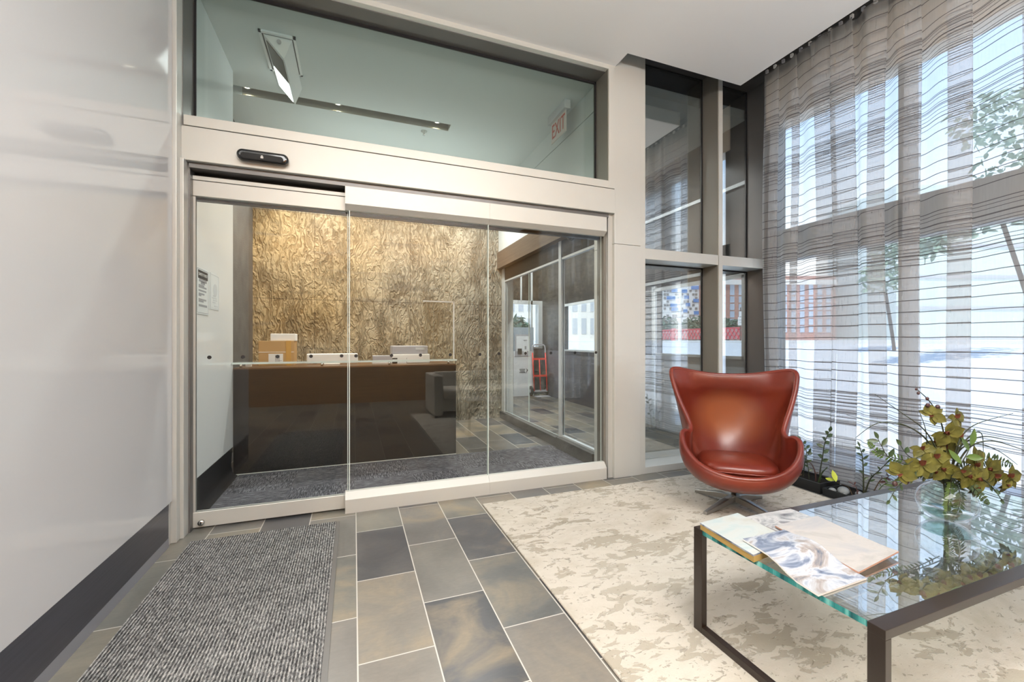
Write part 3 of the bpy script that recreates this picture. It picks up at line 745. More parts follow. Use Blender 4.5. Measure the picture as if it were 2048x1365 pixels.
# clear screen on the right end of the desk
gs = thing('glass_screen', 'clear glass screen with bright edges on right end of desk', 'glass screen', (.87, 4.62, 1.052))
BX(.70, 1.035, 4.600, 4.608, 1.052, 1.68).build('pane', 'glass', gs)
BX(.70, 1.04, 4.598, 4.610, 1.676, 1.690).box(1.030, 1.043, 4.598, 4.610, 1.052, 1.690).build('bright_edge', 'paper', gs)

cbx = thing('cardboard_box', 'brown taped cardboard box with shipping label on desk', 'box', (-.73, 4.96, .998))
BX(-.90, -.58, 4.86, 5.10, .998, 1.25).build('carton', 'card', cbx, bevel=.003)
BX(-.90, -.58, 4.857, 4.861, 1.135, 1.140).build('lid_seam', 'paper', cbx)
BX(-.655, -.605, 4.856, 4.861, .998, 1.252).build('tape', 'tape', cbx)
lb_ = BX(-.81, -.68, 4.854, 4.861, 1.02, 1.12).build('shipping_label', 'paper', cbx)
q = MB()
for i in range(5): q.box(-.75 + i * .009, -.746 + i * .009, 4.852, 4.855, 1.05, 1.11)
q.build('printed_bars', 'greyink', lb_)
BX(-.72, -.69, 4.852, 4.855, 1.04, 1.05).build('printed_line', 'ink', lb_)
tag(BX(-.80, -.57, 4.89, 5.06, 1.25, 1.325).build('white_box', 'paper', origin=(-.68, 4.97, 1.25), bevel=.006), 'small plain white box lying on top of cardboard box', 'box')
dm = thing('monitor', 'white back of a wide computer monitor behind the desk counter', 'monitor', (-.21, 4.95, .998))
BX(-.47, .04, 4.93, 4.955, 1.005, 1.115).build('back_shell', 'paper', dm, bevel=.012, bseg=3)
BX(-.30, -.14, 4.90, 5.02, .998, 1.008).build('foot', 'paper', dm, bevel=.003)
BX(-.41, -.37, 4.926, 4.931, 1.012, 1.018).build('port_mark', 'greyink', dm)
BXs = [(.19, .42, 4.90, 5.05, .998, 1.020, 'paper', 'white_book', 'thin white book at bottom of small stack on desk'), (.20, .40, 4.91, 5.04, 1.020, 1.045, 'paper', 'cream_book', 'cream book in middle of small stack on desk'), (.195, .41, 4.90, 5.05, 1.045, 1.085, 'greyplastic', 'grey_binder', 'grey binder on top of small stack on desk')]
for a in BXs: tag(BX(*a[:6]).build(a[7], a[6], origin=(a[0], a[2], a[4]), bevel=.002), a[8], 'book')
pr = thing('printer', 'silver grey desktop printer with white front at desk end', 'printer', (.6, 5, .998))
BX(.40, .82, 4.88, 5.18, .998, 1.10).build('body', 'paper', pr, bevel=.008)
BX(.40, .80, 4.90, 5.16, 1.10, 1.195).build('lid', 'greyplastic', pr, bevel=.008)
BX(.66, .76, 4.896, 4.902, 1.15, 1.175).build('name_plate', 'faintink', pr)
BX(.42, .56, 4.874, 4.882, 1.0, 1.06).build('paper_slot', 'ink', pr)
tag(BX(.455, .555, 4.862, 4.87, .998, 1.07).build('desk_card', 'paper', origin=(.5, 4.866, .998)), 'small white card propped against the printer', 'card')
tag(BX(.40, .44, 4.85, 4.87, .998, 1.06).build('phone_handset', 'ink', origin=(.42, 4.86, .998), bevel=.004), 'small dark device standing left of the white card', 'device')
tag(BX(-1.0, -.95, 4.80, 4.83, .998, 1.03).build('sticky_note_pad', 'paper', origin=(-.97, 4.81, .998)), 'small white note pad at left end of desk', 'note pad')

# wall notices
def notice(name, label, y0, y1, z0, z1, faint):
    o = thing(name, label, 'notice', (-1.05, (y0 + y1) / 2, z0))
    BX(-1.0495, -1.046, y0, y1, z0, z1).build('sheet', 'signwhite', o)
    w = y1 - y0; ink = 'faintink' if faint else 'greyink'
    b = MB(); e = .006
    for (a, c, d, f) in ((y0 + .01, y1 - .01, z0 + .01, z0 + .013), (y0 + .01, y1 - .01, z1 - .013, z1 - .01), (y0 + .01, y0 + .013, z0 + .01, z1 - .01), (y1 - .013, y1 - .01, z0 + .01, z1 - .01)):
        b.box(-1.0462, -1.0452, a, c, d, f)
    b.build('border', ink, o)
    l = MB(); h = z1 - z0
    if not faint:
        rows = [(.27, .18, .82, .022), (.32, .33, .67, .02), (.38, .16, .6, .012), (.415, .16, .8, .012), (.49, .16, .78, .012), (.56, .16, .62, .012), (.595, .16, .36, .012), (.68, .16, .78, .012), (.72, .16, .55, .012), (.81, .16, .85, .016)]
    else:
        rows = [(.62, .3, .6, .01), (.68, .2, .7, .008), (.74, .3, .75, .008), (.80, .25, .6, .008), (.9, .45, .85, .01)]
        l.prism([(-1.0462, y0 + w * .55 + .05 * math.cos(2 * PI * k / 20), z0 + h * .55 + .05 * math.sin(2 * PI * k / 20)) for k in range(20)], (.001, 0, 0))
    for f, a, c, th in rows: l.box(-1.0462, -1.0452, y0 + w * a, y0 + w * c, z1 - h * f - th / 2, z1 - h * f + th / 2)
    l.build('printed_lines', ink, o)
    return o
s1 = notice('wall_notice', 'white notice with black header band on lobby wall', 3.585, 3.85, 1.445, 1.785, False)
BX(-1.0462, -1.0452, 3.615, 3.825, 1.705, 1.765).build('header_band', 'ink', s1)
text('header_text', 'SAFETY FIRST', .03, 'signwhite', axes((-1.0449, 3.72, 1.735), (0, 1, 0), (0, 0, 1), (1, 0, 0)), s1, width=.19)
notice('wall_notice', 'faint printed poster right of the black header notice', 3.89, 4.115, 1.50, 1.785, True)

# ceiling: light slot, downlights, emergency fixture, exit sign, sprinkler, camera dome
t = NT('slot_lining'); t.bsdf(color=(.30, .285, .235), rough=.6); M['slot'] = t.m
s_ = MB(); s_.box(-1.06, 1.05, 4.80, 4.806, 3.75, 3.84); s_.box(-1.06, 1.05, 4.954, 4.96, 3.75, 3.84); s_.box(-1.06, 1.05, 4.80, 4.96, 3.832, 3.84); s_.box(1.044, 1.05, 4.80, 4.96, 3.75, 3.84)
struct(s_.build('trim_24', 'slot'))
for x, lab in ((-1.0, 'small round downlight nearest the left lobby wall'), (-.16, 'small round downlight in middle of the ceiling slot'), (.90, 'small round downlight at right end of ceiling slot')):
    dl = thing('downlight', lab, 'light', (x, 4.85, 3.78), group='ceiling slot downlights')
    MB().lathe([(.030, 0), (.042, 0), (.042, .05), (.030, .05), (.030, 0)], (x, 4.85, 3.782), 20).build('ring', 'alu2', dl, smooth=True)
    MB().disc((x, 4.85, 3.785), .03, (0, 0, 1), 20, th=.01).build('bulb', 'lamp', dl)
ef = thing('emergency_light', 'white recessed ceiling unit swung open with a bright lens', 'light', (-.58, 4.3, 3.75))
f_ = MB(); f_.box(-.72, -.45, 3.86, 3.885, 3.735, 3.75); f_.box(-.72, -.70, 3.86, 4.40, 3.735, 3.75); f_.box(-.47, -.45, 3.86, 4.40, 3.735, 3.75); f_.box(-.72, -.45, 4.38, 4.40, 3.735, 3.75)
f_.build('frame', 'white', ef)
BX(-.70, -.47, 3.885, 4.38, 3.742, 3.7495).build('recess', 'black', ef)
zr = 3.60
bd = MB().prism([(-.69, 3.90, 3.742), (-.48, 3.90, 3.742), (-.545, 3.95, zr)], (0, .72, 0))
bd.build('body', 'white', ef)
def lface(y0, y1, m, name):
    n = Vector((-(3.742 - zr), 0, -.145)).normalized() * .006
    a = Vector((-.69, 0, 3.742)); b = Vector((-.545, 0, zr)); lo = a.lerp(b, .12); hi = a.lerp(b, .90)
    mb = MB(); d = Vector((0, .05, 0))
    pl = [lo + Vector((0, y0, 0)), hi + Vector((0, y0, 0)) + d, hi + Vector((0, y1, 0)) + d, lo + Vector((0, y1, 0))]
    mb.prism(pl, n); return mb.build(name, m, ef)
M['brownglass'] = simple('brown_lens', (.09, .075, .055), .2, 0, .5, .2)
lface(3.95, 4.27, 'brownglass', 'dark_lens'); lface(4.30, 4.60, 'lens', 'lit_lens')
MB().disc((-.575, 3.905, 3.705), .016, (0, -1, -.2), 14, th=.01).build('screw', 'greyplastic', ef)
ex = thing('exit_sign', 'ceiling hung exit sign with red letters on clear panel', 'sign', (2.06, 4.08, 3.62))
BX(2.03, 2.10, 3.87, 4.27, 3.66, 3.75).build('housing', 'panelgrey', ex, bevel=.003)
M['exitpanel'] = simple('exit_panel', (.66, .60, .56), .4, 0, .4, .03)
pn = BX(2.060, 2.068, 3.90, 4.24, 3.44, 3.66).build('panel', 'exitpanel', ex)
text('exit_letters', 'EXIT', .22, 'red', axes((2.0585, 4.07, 3.55), (0, -1, 0), (0, 0, 1), (-1, 0, 0)), ex, width=.30)
sp = thing('sprinkler_head', 'small metal sprinkler head on ceiling near the slot end', 'sprinkler', (.78, 5.06, 3.75))
MB().lathe([(0, 3.75), (.035, 3.75), (.035, 3.742), (.012, 3.738), (.010, 3.715), (.0, 3.715)], (.78, 5.06, 0), 16).build('escutcheon', 'alu2', sp, smooth=True)
MB().disc((.78, 5.06, 3.70), .016, (0, 0, 1), 12, th=.003).build('deflector', 'greyplastic', sp)
cd = thing('camera_dome', 'small black dome camera under the wood soffit', 'camera', (2.3, 4.35, 2.42))
MB().lathe([(0, 0), (.055, 0), (.055, -.015), (.0, -.015)], (2.24, 4.12, 2.42), 20).build('base', 'ink', cd)
MB().lathe([(.05, -.015), (.048, -.03), (.036, -.05), (.018, -.06), (0, -.063)], (2.24, 4.12, 2.42), 20).build('dome', 'gloss', cd, smooth=True)

# ------------------------------------------------------------------ foreground floor pieces
fm = thing('floor_mat', 'grey ribbed entrance mat lying in front of the sliding door', 'mat', (-.52, 1.9, 0))
BX(-.945, -.115, .3, 3.135, 0, .009).build('pile', 'mat', fm)
BX(-.115, -.092, .3, 3.140, 0, .006).build('rubber_edge', 'darkalu', fm)
rg = MB(); nx, ny = 2, 2
rug = BX(.915, 3.50, -.55, 3.075, 0, .014).build('area_rug', 'rug', origin=(2.2, 1.3, 0), bevel=.006)
tag(rug, 'large cream and taupe mottled rug under the red chair', 'rug')

# ------------------------------------------------------------------ egg chair
CH = thing('egg_chair', 'cognac red leather egg-shaped swivel armchair on a steel star base', 'armchair', (2.67, 2.37, .014), math.atan2(-.71, -.62) - PI / 2)
half = [(0, -.36, .945), (.15, -.35, .952), (.30, -.31, .978), (.395, -.25, 1.0), (.440, -.19, .985), (.425, -.13, .89), (.378, -.055, .755), (.330, .01, .65), (.305, .06, .580), (.318, .11, .550), (.350, .155, .562), (.370, .20, .540), (.352, .265, .470), (.300, .325, .405), (.222, .38, .358), (.115, .42, .330), (0, .43, .322)]
rim = half + [(-x, y, z) for x, y, z in half[-2:0:-1]]
rimc = crom(rim, 5, True); NR = len(rimc); NM = 22
sh = MB(); B = Vector((0, .03, .185))
for P in rimc:
    ang = math.atan2(P.y - .05, P.x); od = Vector((math.cos(ang), math.sin(ang), 0))
    back = max(0, -od.y); hgt = P.z - B.z
    C1 = Vector((P.x * (1 - .34 * max(0, min(1, (P.z - .55) / .4))) + od.x * .025 * (1 - back), P.y - .13 * back + max(0, od.y) * .035, P.z - .52 * hgt))
    C2 = B + od * (.31 + .05 * back) + Vector((0, 0, .01))
    for k in range(NM + 1):
        t_ = k / NM; u_ = 1 - t_
        q = P * u_ ** 3 + C1 * (3 * u_ * u_ * t_) + C2 * (3 * u_ * t_ * t_) + B * t_ ** 3
        # head-rest roll on the back
        if back > .3:
            q = q + Vector((0, .034 * math.exp(-((q.z - .875) / .055) ** 2) * min(1, (back - .3) * 3), 0))
        sh.v.append(tuple(q))
for i in range(NR):
    i2 = (i + 1) % NR
    for k in range(NM): sh.face((i * (NM + 1) + k, i2 * (NM + 1) + k, i2 * (NM + 1) + k + 1, i * (NM + 1) + k + 1))
def child(mb, name, mats, parent, **k):
    # verts given in the thing's own local frame
    me_parent = parent; loc = parent.location.copy(); parent.location = (0, 0, 0)
    o = mb.build(name, mats, parent, **k); parent.location = loc; return o
o = child(sh, 'shell', 'leather2', CH, smooth=True)
md = o.modifiers.new('solid', 'SOLIDIFY'); md.thickness = .034; md.offset = 0; md.use_rim = True
md = o.modifiers.new('bev', 'BEVEL'); md.width = .018; md.segments = 3; md.limit_method = 'ANGLE'; md.angle_limit = math.radians(50)
rp = [p + Vector((0, 0, .004)) for p in rimc]
child(MB().tube(rp + [rp[0]], .0185, 10, cap=False), 'rim_roll', 'leather', CH, smooth=True)
# seat cushion: rounded D
cu = MB(); ol = []
for k in range(40):
    w = 2 * PI * k / 40; c_, s__ = math.cos(w), math.sin(w)
    ol.append((.250 * math.copysign(abs(c_) ** .55, c_), .09 + .275 * math.copysign(abs(s__) ** .6, s__)))
lv = [(.86, .305), (.97, .312), (1., .335), (.99, .362), (.94, .378), (.75, .388), (.4, .392), (.0, .394)]
for sc_, z_ in lv:
    for x_, y_ in ol: cu.v.append((x_ * sc_, .09 + (y_ - .09) * sc_, z_ + .03 * ((y_ - .09) / .3) * .3))
for a in range(len(lv) - 1):
    for k in range(40):
        k2 = (k + 1) % 40; cu.face((a * 40 + k, a * 40 + k2, (a + 1) * 40 + k2, (a + 1) * 40 + k))
cu.face(range(39, -1, -1))
child(cu, 'seat_cushion', 'leather', CH, smooth=True)
pipe = [(x_ * 1.0, .09 + (y_ - .09) * 1.0, .336 + .03 * ((y_ - .09) / .3) * .3) for x_, y_ in ol]
child(MB().tube(pipe + [pipe[0]], .005, 6, cap=False), 'cushion_piping', 'leather', CH, smooth=True)
child(MB().lathe([(0, .05), (.022, .05), (.022, .17), (.06, .187), (0, .187)], (0, 0, 0), 24), 'column', 'chrome', CH, smooth=True)
rzc = CH.rotation_euler.z
for a in (0, 90, 180, 270):
    w = math.radians(a + 8) - rzc; d = Vector((math.cos(w), math.sin(w), 0)); s_ = Vector((-d.y, d.x, 0))
    mb = MB(); P_ = [(0, .030, .085, .045), (.10, .026, .075, .032), (.33, .014, .022, .0), (.335, .012, .020, .0)]
    for r_, hw, zt, zb in P_:
        for e, z_ in ((-1, zb), (1, zb), (1, zt - .004), (.6, zt), (-.6, zt), (-1, zt - .004)): mb.v.append(tuple(d * r_ + s_ * (hw * e) + Vector((0, 0, z_))))
    for i in range(3):
        for k in range(6):
            k2 = (k + 1) % 6; mb.face((i * 6 + k, i * 6 + k2, (i + 1) * 6 + k2, (i + 1) * 6 + k))
    mb.face(range(5, -1, -1)); mb.face(range(18, 24))
    child(mb, 'star_leg', 'brushed', CH)

# ------------------------------------------------------------------ coffee table
tb = thing('coffee_table', 'glass topped coffee table with dark bronze flat-bar frame', 'table', (2.27, 1.09, .014))
X0, X1, Y0, Y1, ZT, ZB = 1.372, 3.19, .725, 1.425, .45, .014
def bar(*a): return BX(*a).build('bar', 'bronze', tb, bevel=.002)
for nm, a in (('top_rail', (X0, X1, Y0, Y0 + .045, ZT - .028, ZT)), ('top_rail', (X0, X1, Y1 - .045, Y1, ZT - .028, ZT)),
              ('leg', (X0, X0 + .028, Y0, Y0 + .045, ZB, ZT - .028)), ('leg', (X0, X0 + .028, Y1 - .045, Y1, ZB, ZT - .028)),
              ('leg', (X1 - .028, X1, Y0, Y0 + .045, ZB, ZT - .028)), ('leg', (X1 - .028, X1, Y1 - .045, Y1, ZB, ZT - .028)),
              ('floor_rail', (X0, X0 + .028, Y0 + .045, Y1 - .045, ZB, ZB + .028)), ('floor_rail', (X1 - .028, X1, Y0 + .045, Y1 - .045, ZB, ZB + .028))):
    BX(*a).build(nm, 'bronze', tb, bevel=.0015)
t = NT('teal_glass_edge'); p = t.pos(); x, y, z = t.sep(p)
nz = t.n('TexNoise', {'W': y, 'Scale': 22., 'Detail': 3.}, noise_dimensions='1D').outputs[0]
t.bsdf(color=t.ramp(nz, [(.35, (.005, .07, .08)), (.52, (.03, .24, .23)), (.7, (.22, .55, .50))]), rough=.12, spec=.6); M['teal'] = t.m
BX(X0 + .004, X1 - .004, Y0 + .045, Y1 - .045, ZT - .019, ZT - .0005, m=[0, 0, 1, 1, 1, 1]).build('glass_top', ['glass_top', 'teal'], tb)

# magazines and book
def sheet(c4, z0, th, curl, sag=0.0, nu=14, nv=8):
    """page block over four corners (A B C D), slightly curled"""
    A, Bq, Cq, D = [Vector((*q, 0)) for q in c4]; mb = MB()
    for lay in (0, 1):
        for i in range(nu + 1):
            for j_ in range(nv + 1):
                s_, t_ = i / nu, j_ / nv
                q = (A.lerp(Bq, s_)).lerp(D.lerp(Cq, s_), t_)
                mb.v.append((q.x, q.y, z0 + lay * th + curl(s_, t_)))
    W_ = nv + 1; K = (nu + 1) * W_
    for i in range(nu):
        for j_ in range(nv):
            a = i * W_ + j_; mb.face((K + a, K + a + W_, K + a + W_ + 1, K + a + 1), 0); mb.face((a, a + 1, a + W_ + 1, a + W_), 1)
    for i in range(nu):
        a = i * W_; mb.face((a, a + W_, K + a + W_, K + a), 1); a = i * W_ + nv; mb.face((a, K + a, K + a + W_, a + W_), 1)
    for j_ in range(nv):
        a = j_; mb.face((a, K + a, K + a + 1, a + 1), 1); a = nu * W_ + j_; mb.face((a, a + 1, K + a + 1, K + a), 1)
    return mb
bk = thing('coffee_table_book', 'thick pale blue book with gilt edges on table corner', 'book', (1.47, 1.27, .45))
bA = [(1.372, 1.385), (1.60, 1.40), (1.60, 1.225), (1.335, 1.125)]
bA = [(1.376, 1.392), (1.60, 1.405), (1.585, 1.145), (1.350, 1.115)]
sheet(bA, .4505, .022, lambda s, t: 0).build('page_block', ['gold', 'gold'], bk)
sheet([(x - .002 if i in (0, 3) else x + .002, y) for i, (x, y) in enumerate(bA)], .4725, .006, lambda s, t: .004 * s).build('cover', ['mag1', 'mag2'], bk)
m4 = thing('magazine', 'grey patterned magazine furthest from camera on the table', 'magazine', (1.83, 1.37, .45))
sheet([(1.64, 1.405), (1.93, 1.40), (1.93, 1.215), (1.66, 1.21)], .4505, .007, lambda s, t: 0.002 * math.sin(3 * s)).build('pages', ['mag4', 'greyplastic'], m4)
m3 = thing('magazine', 'pale map covered magazine on right of the table pile', 'magazine', (1.78, 1.1, .45))
sheet([(1.665, 1.275), (1.935, 1.28), (1.885, .955), (1.605, .925)], .459, .006, lambda s, t: .010 * (1 - t) * .5 + .012 * (max(0, t - .6) ** 2) * 4 * s).build('pages', ['mag3', 'salmon'], m3)
BX(1.68, 1.90, .98, 1.24, .4505, .4565).build('back_section', 'salmon', m3)
m2 = thing('magazine', 'blue and white wave covered magazine at front of the pile', 'magazine', (1.5, 1.05, .45))
def c2(s, t):
    k = max(0., min(1., (t - .36) / .42)); k = k * k * (3 - 2 * k)
    return .0315 * (1 - k) + .014 * s * math.sin(PI * min(1, max(0, t))) ** 2
sheet([(1.40, 1.205), (1.625, 1.205), (1.607, .902), (1.358, .895)], .4508, .006, c2).build('pages', ['mag2', 'paper'], m2)

# ------------------------------------------------------------------ vase and flowers
VX, VY, VZ = 2.47, 1.075, .45
vs = thing('glass_vase', 'round clear glass bowl vase on the coffee table', 'vase', (VX, VY, VZ))
tilt = Matrix.Rotation(math.radians(-14), 3, Vector((1, .2, 0)))
pf = []
for k in range(19):
    a = PI * (.02 + .80 * k / 18); pf.append((.104 * math.sin(a), .086 - .086 * math.cos(a)))
pfi = [(r_ * .95, .0045 + z_ * .955) for r_, z_ in pf][::-1]
rt3 = Matrix.Rotation(math.radians(5), 3, 'X')
MB().lathe(pf + [(pf[-1][0] - .001, pf[-1][1] + .002), (pf[-1][0] - .003, pf[-1][1])], (VX, VY, VZ + .0005), 40).build('bowl', 'vase', vs, smooth=True)
ri = [(.0765 * math.cos(2 * PI * k / 40), .0765 * math.sin(2 * PI * k / 40), pf[-1][1]) for k in range(41)]
wf = [(r_ * .93, .006 + z_ * .95) for r_, z_ in pf if z_ < .052]
MB().lathe([(0, wf[0][1])] + wf + [(0, wf[-1][1])], (VX, VY, VZ + .001), 36).build('water', 'water', vs, smooth=True)

Rv = Vector((math.cos(TH), -math.sin(TH), 0)); Fv = Vector((math.sin(TH), math.cos(TH), 0)); Uv = Vector((0, 0, 1))
MO = Vector((VX, VY, .60))            # mouth of the vase
S_ = 1.86 / F                          # metres per photo pixel at the vase
def fp(u, v, dep=0.):                  # offset from the vase mouth, in metres
    return MO + Rv * ((u - 1905) * S_) + Uv * ((968 - v) * S_) + Fv * dep
def blossom(mb, mbl, c, face, size, roll):
    face = Vector(face).normalized(); a = face.orthogonal().normalized(); b = face.cross(a)
    a, b = a * math.cos(roll) + b * math.sin(roll), b * math.cos(roll) - a * math.sin(roll)
    for ang, L, W in ((90, .92, .62), (210, .92, .62), (330, .92, .62), (20, 1.05, 1.0), (160, 1.05, 1.0)):
        w = math.radians(ang); d = a * math.cos(w) + b * math.sin(w) + face * .22
        mb.leaf(Vector(c), d, face, size * L * .62, size * W * .58, 0, .25, .10)
    for ang in (250, 290, 270):
        w = math.radians(ang); d = (a * math.cos(w) + b * math.sin(w)) * .6 + face * .8
        mbl.leaf(Vector(c) + face * .003, d, a, size * .26, size * .2, 0, .3, .2)
def spray(label, path, bl, buds=(), leaves=()):
    o = thing('orchid_spray', label, 'orchid', tuple(MO), group='orchids in the glass vase')
    pts = crom([fp(*p) for p in path], 8); n = len(pts)
    MB().tube(pts, [.0042 - .0028 * i / n for i in range(n)], 6).build('stem', 'stem', o, smooth=True)
    for (u, v, dep, size, fu, fv) in bl:
        mb, mbl = MB(), MB(); c = fp(u, v, dep)
        face = -Fv * 1.0 + Rv * fu + Uv * fv
        blossom(mb, mbl, c, face, size * 1.18, R.uniform(-.5, .5))
        near = min(pts, key=lambda q: (q - c).length)
        mb.tube([near, (near + c) / 2 + Vector((0, 0, .004)), c], .0013, 5)
        b = mb.build('blossom', 'petal', o, smooth=True); mbl.build('lip', 'lip', b, smooth=True)
    for (u, v, dep, s_) in buds:
        c = fp(u, v, dep); near = min(pts, key=lambda q: (q - c).length)
        MB().sphere(c, (s_, s_ * .8, s_ * 1.0), 10, 7).tube([near, c], .0011, 5).build('bud', 'bud', o, smooth=True)
    for (u, v, dep, u2, v2, L) in leaves:
        c = fp(u, v, dep); d = fp(u2, v2, dep) - c
        MB().leaf(c, d, -Fv + Uv * .4, d.length, L).build('leaf', 'mgreen', o)
    return o
spray('tall upright orchid spray with closed buds at its tip', [(1905, 1035, 0), (1905, 960, 0), (1903, 890, .0), (1893, 835, .0), (1872, 797, .0), (1845, 771, .0)],
      [(1871, 822, -.01, .068, -.6, .1), (1922, 828, .0, .074, .3, .2), (1895, 858, -.02, .085, -.3, -.2), (1937, 868, .02, .070, .5, .1), (1888, 880, .01, .065, -.4, .3), (1908, 892, .02, .085, -.1, .1)],
      [(1844, 771, 0, .006), (1848, 779, 0, .007), (1866, 790, 0, .008), (1865, 803, -.005, .010), (1887, 807, 0, .011)])
spray('left arching orchid spray with wide open yellow-green blossoms', [(1903, 1035, 0), (1900, 965, 0), (1875, 915, -.02), (1830, 900, -.05), (1785, 925, -.07)],
      [(1826, 914, -.06, .098, -.1, .1), (1782, 930, -.07, .075, -.5, .0), (1868, 905, -.03, .085, .0, .2), (1878, 928, -.04, .075, -.2, -.1), (1856, 893, .0, .07, -.3, .4), (1866, 934, -.03, .06, -.2, -.2)],
      [(1772, 951, -.07, .012), (1795, 947, -.07, .011)])
spray('right drooping orchid spray reaching toward the picture edge', [(1907, 1035, 0), (1910, 965, 0), (1945, 942, .0), (1995, 940, .01), (2030, 955, .02), (2046, 972, .02)],
      [(1960, 911, .0, .085, .2, .2), (1988, 932, .0, .085, .0, -.1), (2004, 947, .01, .088, .3, -.2), (2040, 950, .02, .085, .1, .1), (2034, 966, .02, .06, .2, -.4)])
spray('low front orchid spray trailing dark round leaves', [(1905, 1035, 0), (1908, 970, -.01), (1935, 940, -.05), (1962, 955, -.06), (1985, 985, -.06)],
      [(1942, 945, -.05, .085, .1, .0), (1924, 940, -.05, .075, -.1, -.1), (1952, 922, -.02, .075, .3, .1), (1945, 962, -.04, .065, .1, -.3), (1905, 928, -.06, .06, .0, -.2)],
      [], [(1968, 965, -.06, 1984, 972, .022), (1980, 985, -.06, 1991, 990, .022), (1960, 955, -.06, 1968, 968, .02)])
def fern(label, path, L0, n, mat='mgreen', ln=(0, 0)):
    o = thing('fern_frond', label, 'fern', tuple(MO), group='fern fronds in the glass vase')
    pts = crom([fp(*p) for p in path], 10); N = len(pts)
    MB().tube(pts, [.0026 - .0018 * i / N for i in range(N)], 5).build('stem', 'stem', o, smooth=True)
    mb = MB()
    for k in range(n):
        f = .12 + .88 * k / n; i = min(N - 2, int(f * (N - 1))); p = pts[i]; tg = (pts[i + 1] - pts[i]).normalized()
        sd = tg.cross(Fv)
        sd = sd.normalized() if sd.length > .05 else Rv
        l = L0 * (math.sin(PI * min(1, .12 + f * .88)) ** .6 * .9 + .1)
        for e in (-1, 1):
            mb.leaf(p, sd * e + tg * .45 + Uv * ln[0] * .2 + Fv * R.uniform(-.25, .25), -Fv + Uv * .3, l, .0085, 0, .08, .05)
    mb.build('leaflets', mat, o)
fern('fern frond hanging straight down inside the vase', [(1905, 950, -.02), (1902, 975, -.02), (1900, 1010, -.015), (1903, 1032, -.01)], .026, 26, 'lgreen')
fern('second fern frond inside the vase leaning right', [(1912, 950, -.02), (1918, 980, -.03), (1913, 1010, -.03), (1906, 1035, -.02)], .034, 24, 'mgreen')
fern('broad fern frond arching left over the table', [(1900, 960, 0), (1880, 935, -.02), (1840, 930, -.05), (1800, 938, -.08)], .034, 26)
fern('broad fern frond arching right toward picture edge', [(1910, 960, 0), (1945, 925, .0), (2000, 915, .02), (2060, 930, .04)], .040, 30)
fern('small fern frond low behind the left orchids', [(1900, 960, .02), (1850, 925, .05), (1800, 910, .08), (1785, 885, .1)], .026, 22, 'lgreen')
fern('short fern frond curling over the vase rim', [(1905, 960, -.01), (1925, 955, -.05), (1940, 975, -.07), (1952, 990, -.075)], .024, 18)
def blade(label, path, r0=.0042):
    pts = crom([fp(*p) for p in path], 9); n = len(pts)
    o = MB().tube(pts, [max(.0011, r0 * (1 - .80 * i / n)) for i in range(n)], 5).build('grass_blade', 'stem', origin=tuple(MO), smooth=True)
    tag(o, label, 'grass', 'grass blades in the glass vase')
blade('longest straight grass blade rising to upper left', [(1903, 960, 0), (1885, 895, 0), (1850, 850, -.02), (1800, 815, -.03), (1745, 779, -.04)])
blade('grass blade sweeping far left then lifting', [(1901, 960, 0), (1880, 890, .01), (1840, 850, .02), (1770, 838, .03), (1718, 826, .04)])
blade('grass blade arching left and drooping at its tip', [(1901, 960, .01), (1870, 880, .0), (1815, 842, -.01), (1758, 838, -.02), (1710, 866, -.03)])
blade('short upright grass blade left of the tall orchids', [(1903, 950, 0), (1890, 900, 0), (1868, 890, 0), (1862, 850, 0), (1849, 813, 0)])
blade('grass blade arching right and rising to picture edge', [(1908, 960, 0), (1925, 890, .0), (1950, 862, .02), (1985, 842, .03), (2055, 822, .03)])
blade('upper grass blade bowing over to the right', [(1908, 960, 0), (1930, 890, .0), (1970, 866, -.01), (2020, 872, -.01), (2060, 880, -.02)])
blade('middle grass blade bowing over to the right', [(1908, 960, 0), (1935, 892, -.02), (1975, 872, -.03), (2030, 886, -.04), (2070, 905, -.05)])
blade('lower grass blade bowing over to the right', [(1908, 960, 0), (1938, 900, .02), (1980, 884, .03), (2030, 900, .04), (2075, 930, .05)])
blade('grass blade hooked down beside the tallest blossom', [(1906, 960, 0), (1920, 890, -.02), (1950, 858, -.02), (1966, 860, -.02), (1969, 895, -.02)])
def sprig(label, path, n, L, W, mat='mgreen', base='stem', cat='leafy sprig', name='leaf_sprig', r0=.003, group='leaf sprigs in the glass vase', f0=.3, flip=1):
    pts = crom(path, 8); N = len(pts)
    o = thing(name, label, cat, tuple(pts[0]), group=group)
    MB().tube(pts, [r0 * (1 - .65 * i / N) for i in range(N)], 6).build('stem', base, o, smooth=True)
    for k in range(n):
        f = f0 + (1 - f0) * k / max(1, n - 1); i = min(N - 2, int(f * (N - 1))); p = pts[i]; tg = (pts[i + 1] - pts[i]).normalized()
        sd = tg.cross(Fv); sd = sd.normalized() if sd.length > .05 else Rv
        e = (1 if k % 2 else -1) * flip; last = k == n - 1
        d = tg if last else sd * e * R.uniform(.8, 1.) + tg * R.uniform(.4, .7) + Fv * R.uniform(-.5, .5)
        MB().leaf(p, d, -Fv + Uv * R.uniform(.1, .8), L * R.uniform(.8, 1.1), W, 0, .12, .12).build('leaf', mat, o, smooth=True)
    return o
sprig('leaf sprig rising at left of the bouquet', [fp(1903, 960), fp(1860, 935, .02), fp(1805, 915, .03), fp(1790, 890, .04), fp(1782, 874, .04)], 7, .045, .020)
sprig('short leaf sprig with round leaf above left orchids', [fp(1903, 960), fp(1880, 930, .02), fp(1842, 910, .03), fp(1824, 886, .03)], 4, .036, .022)
sprig('broad green leaf sprig in heart of the bouquet', [fp(1905, 965), fp(1912, 930, -.03), fp(1930, 900, -.03), fp(1938, 880, -.03)], 5, .075, .030, 'lgreen')
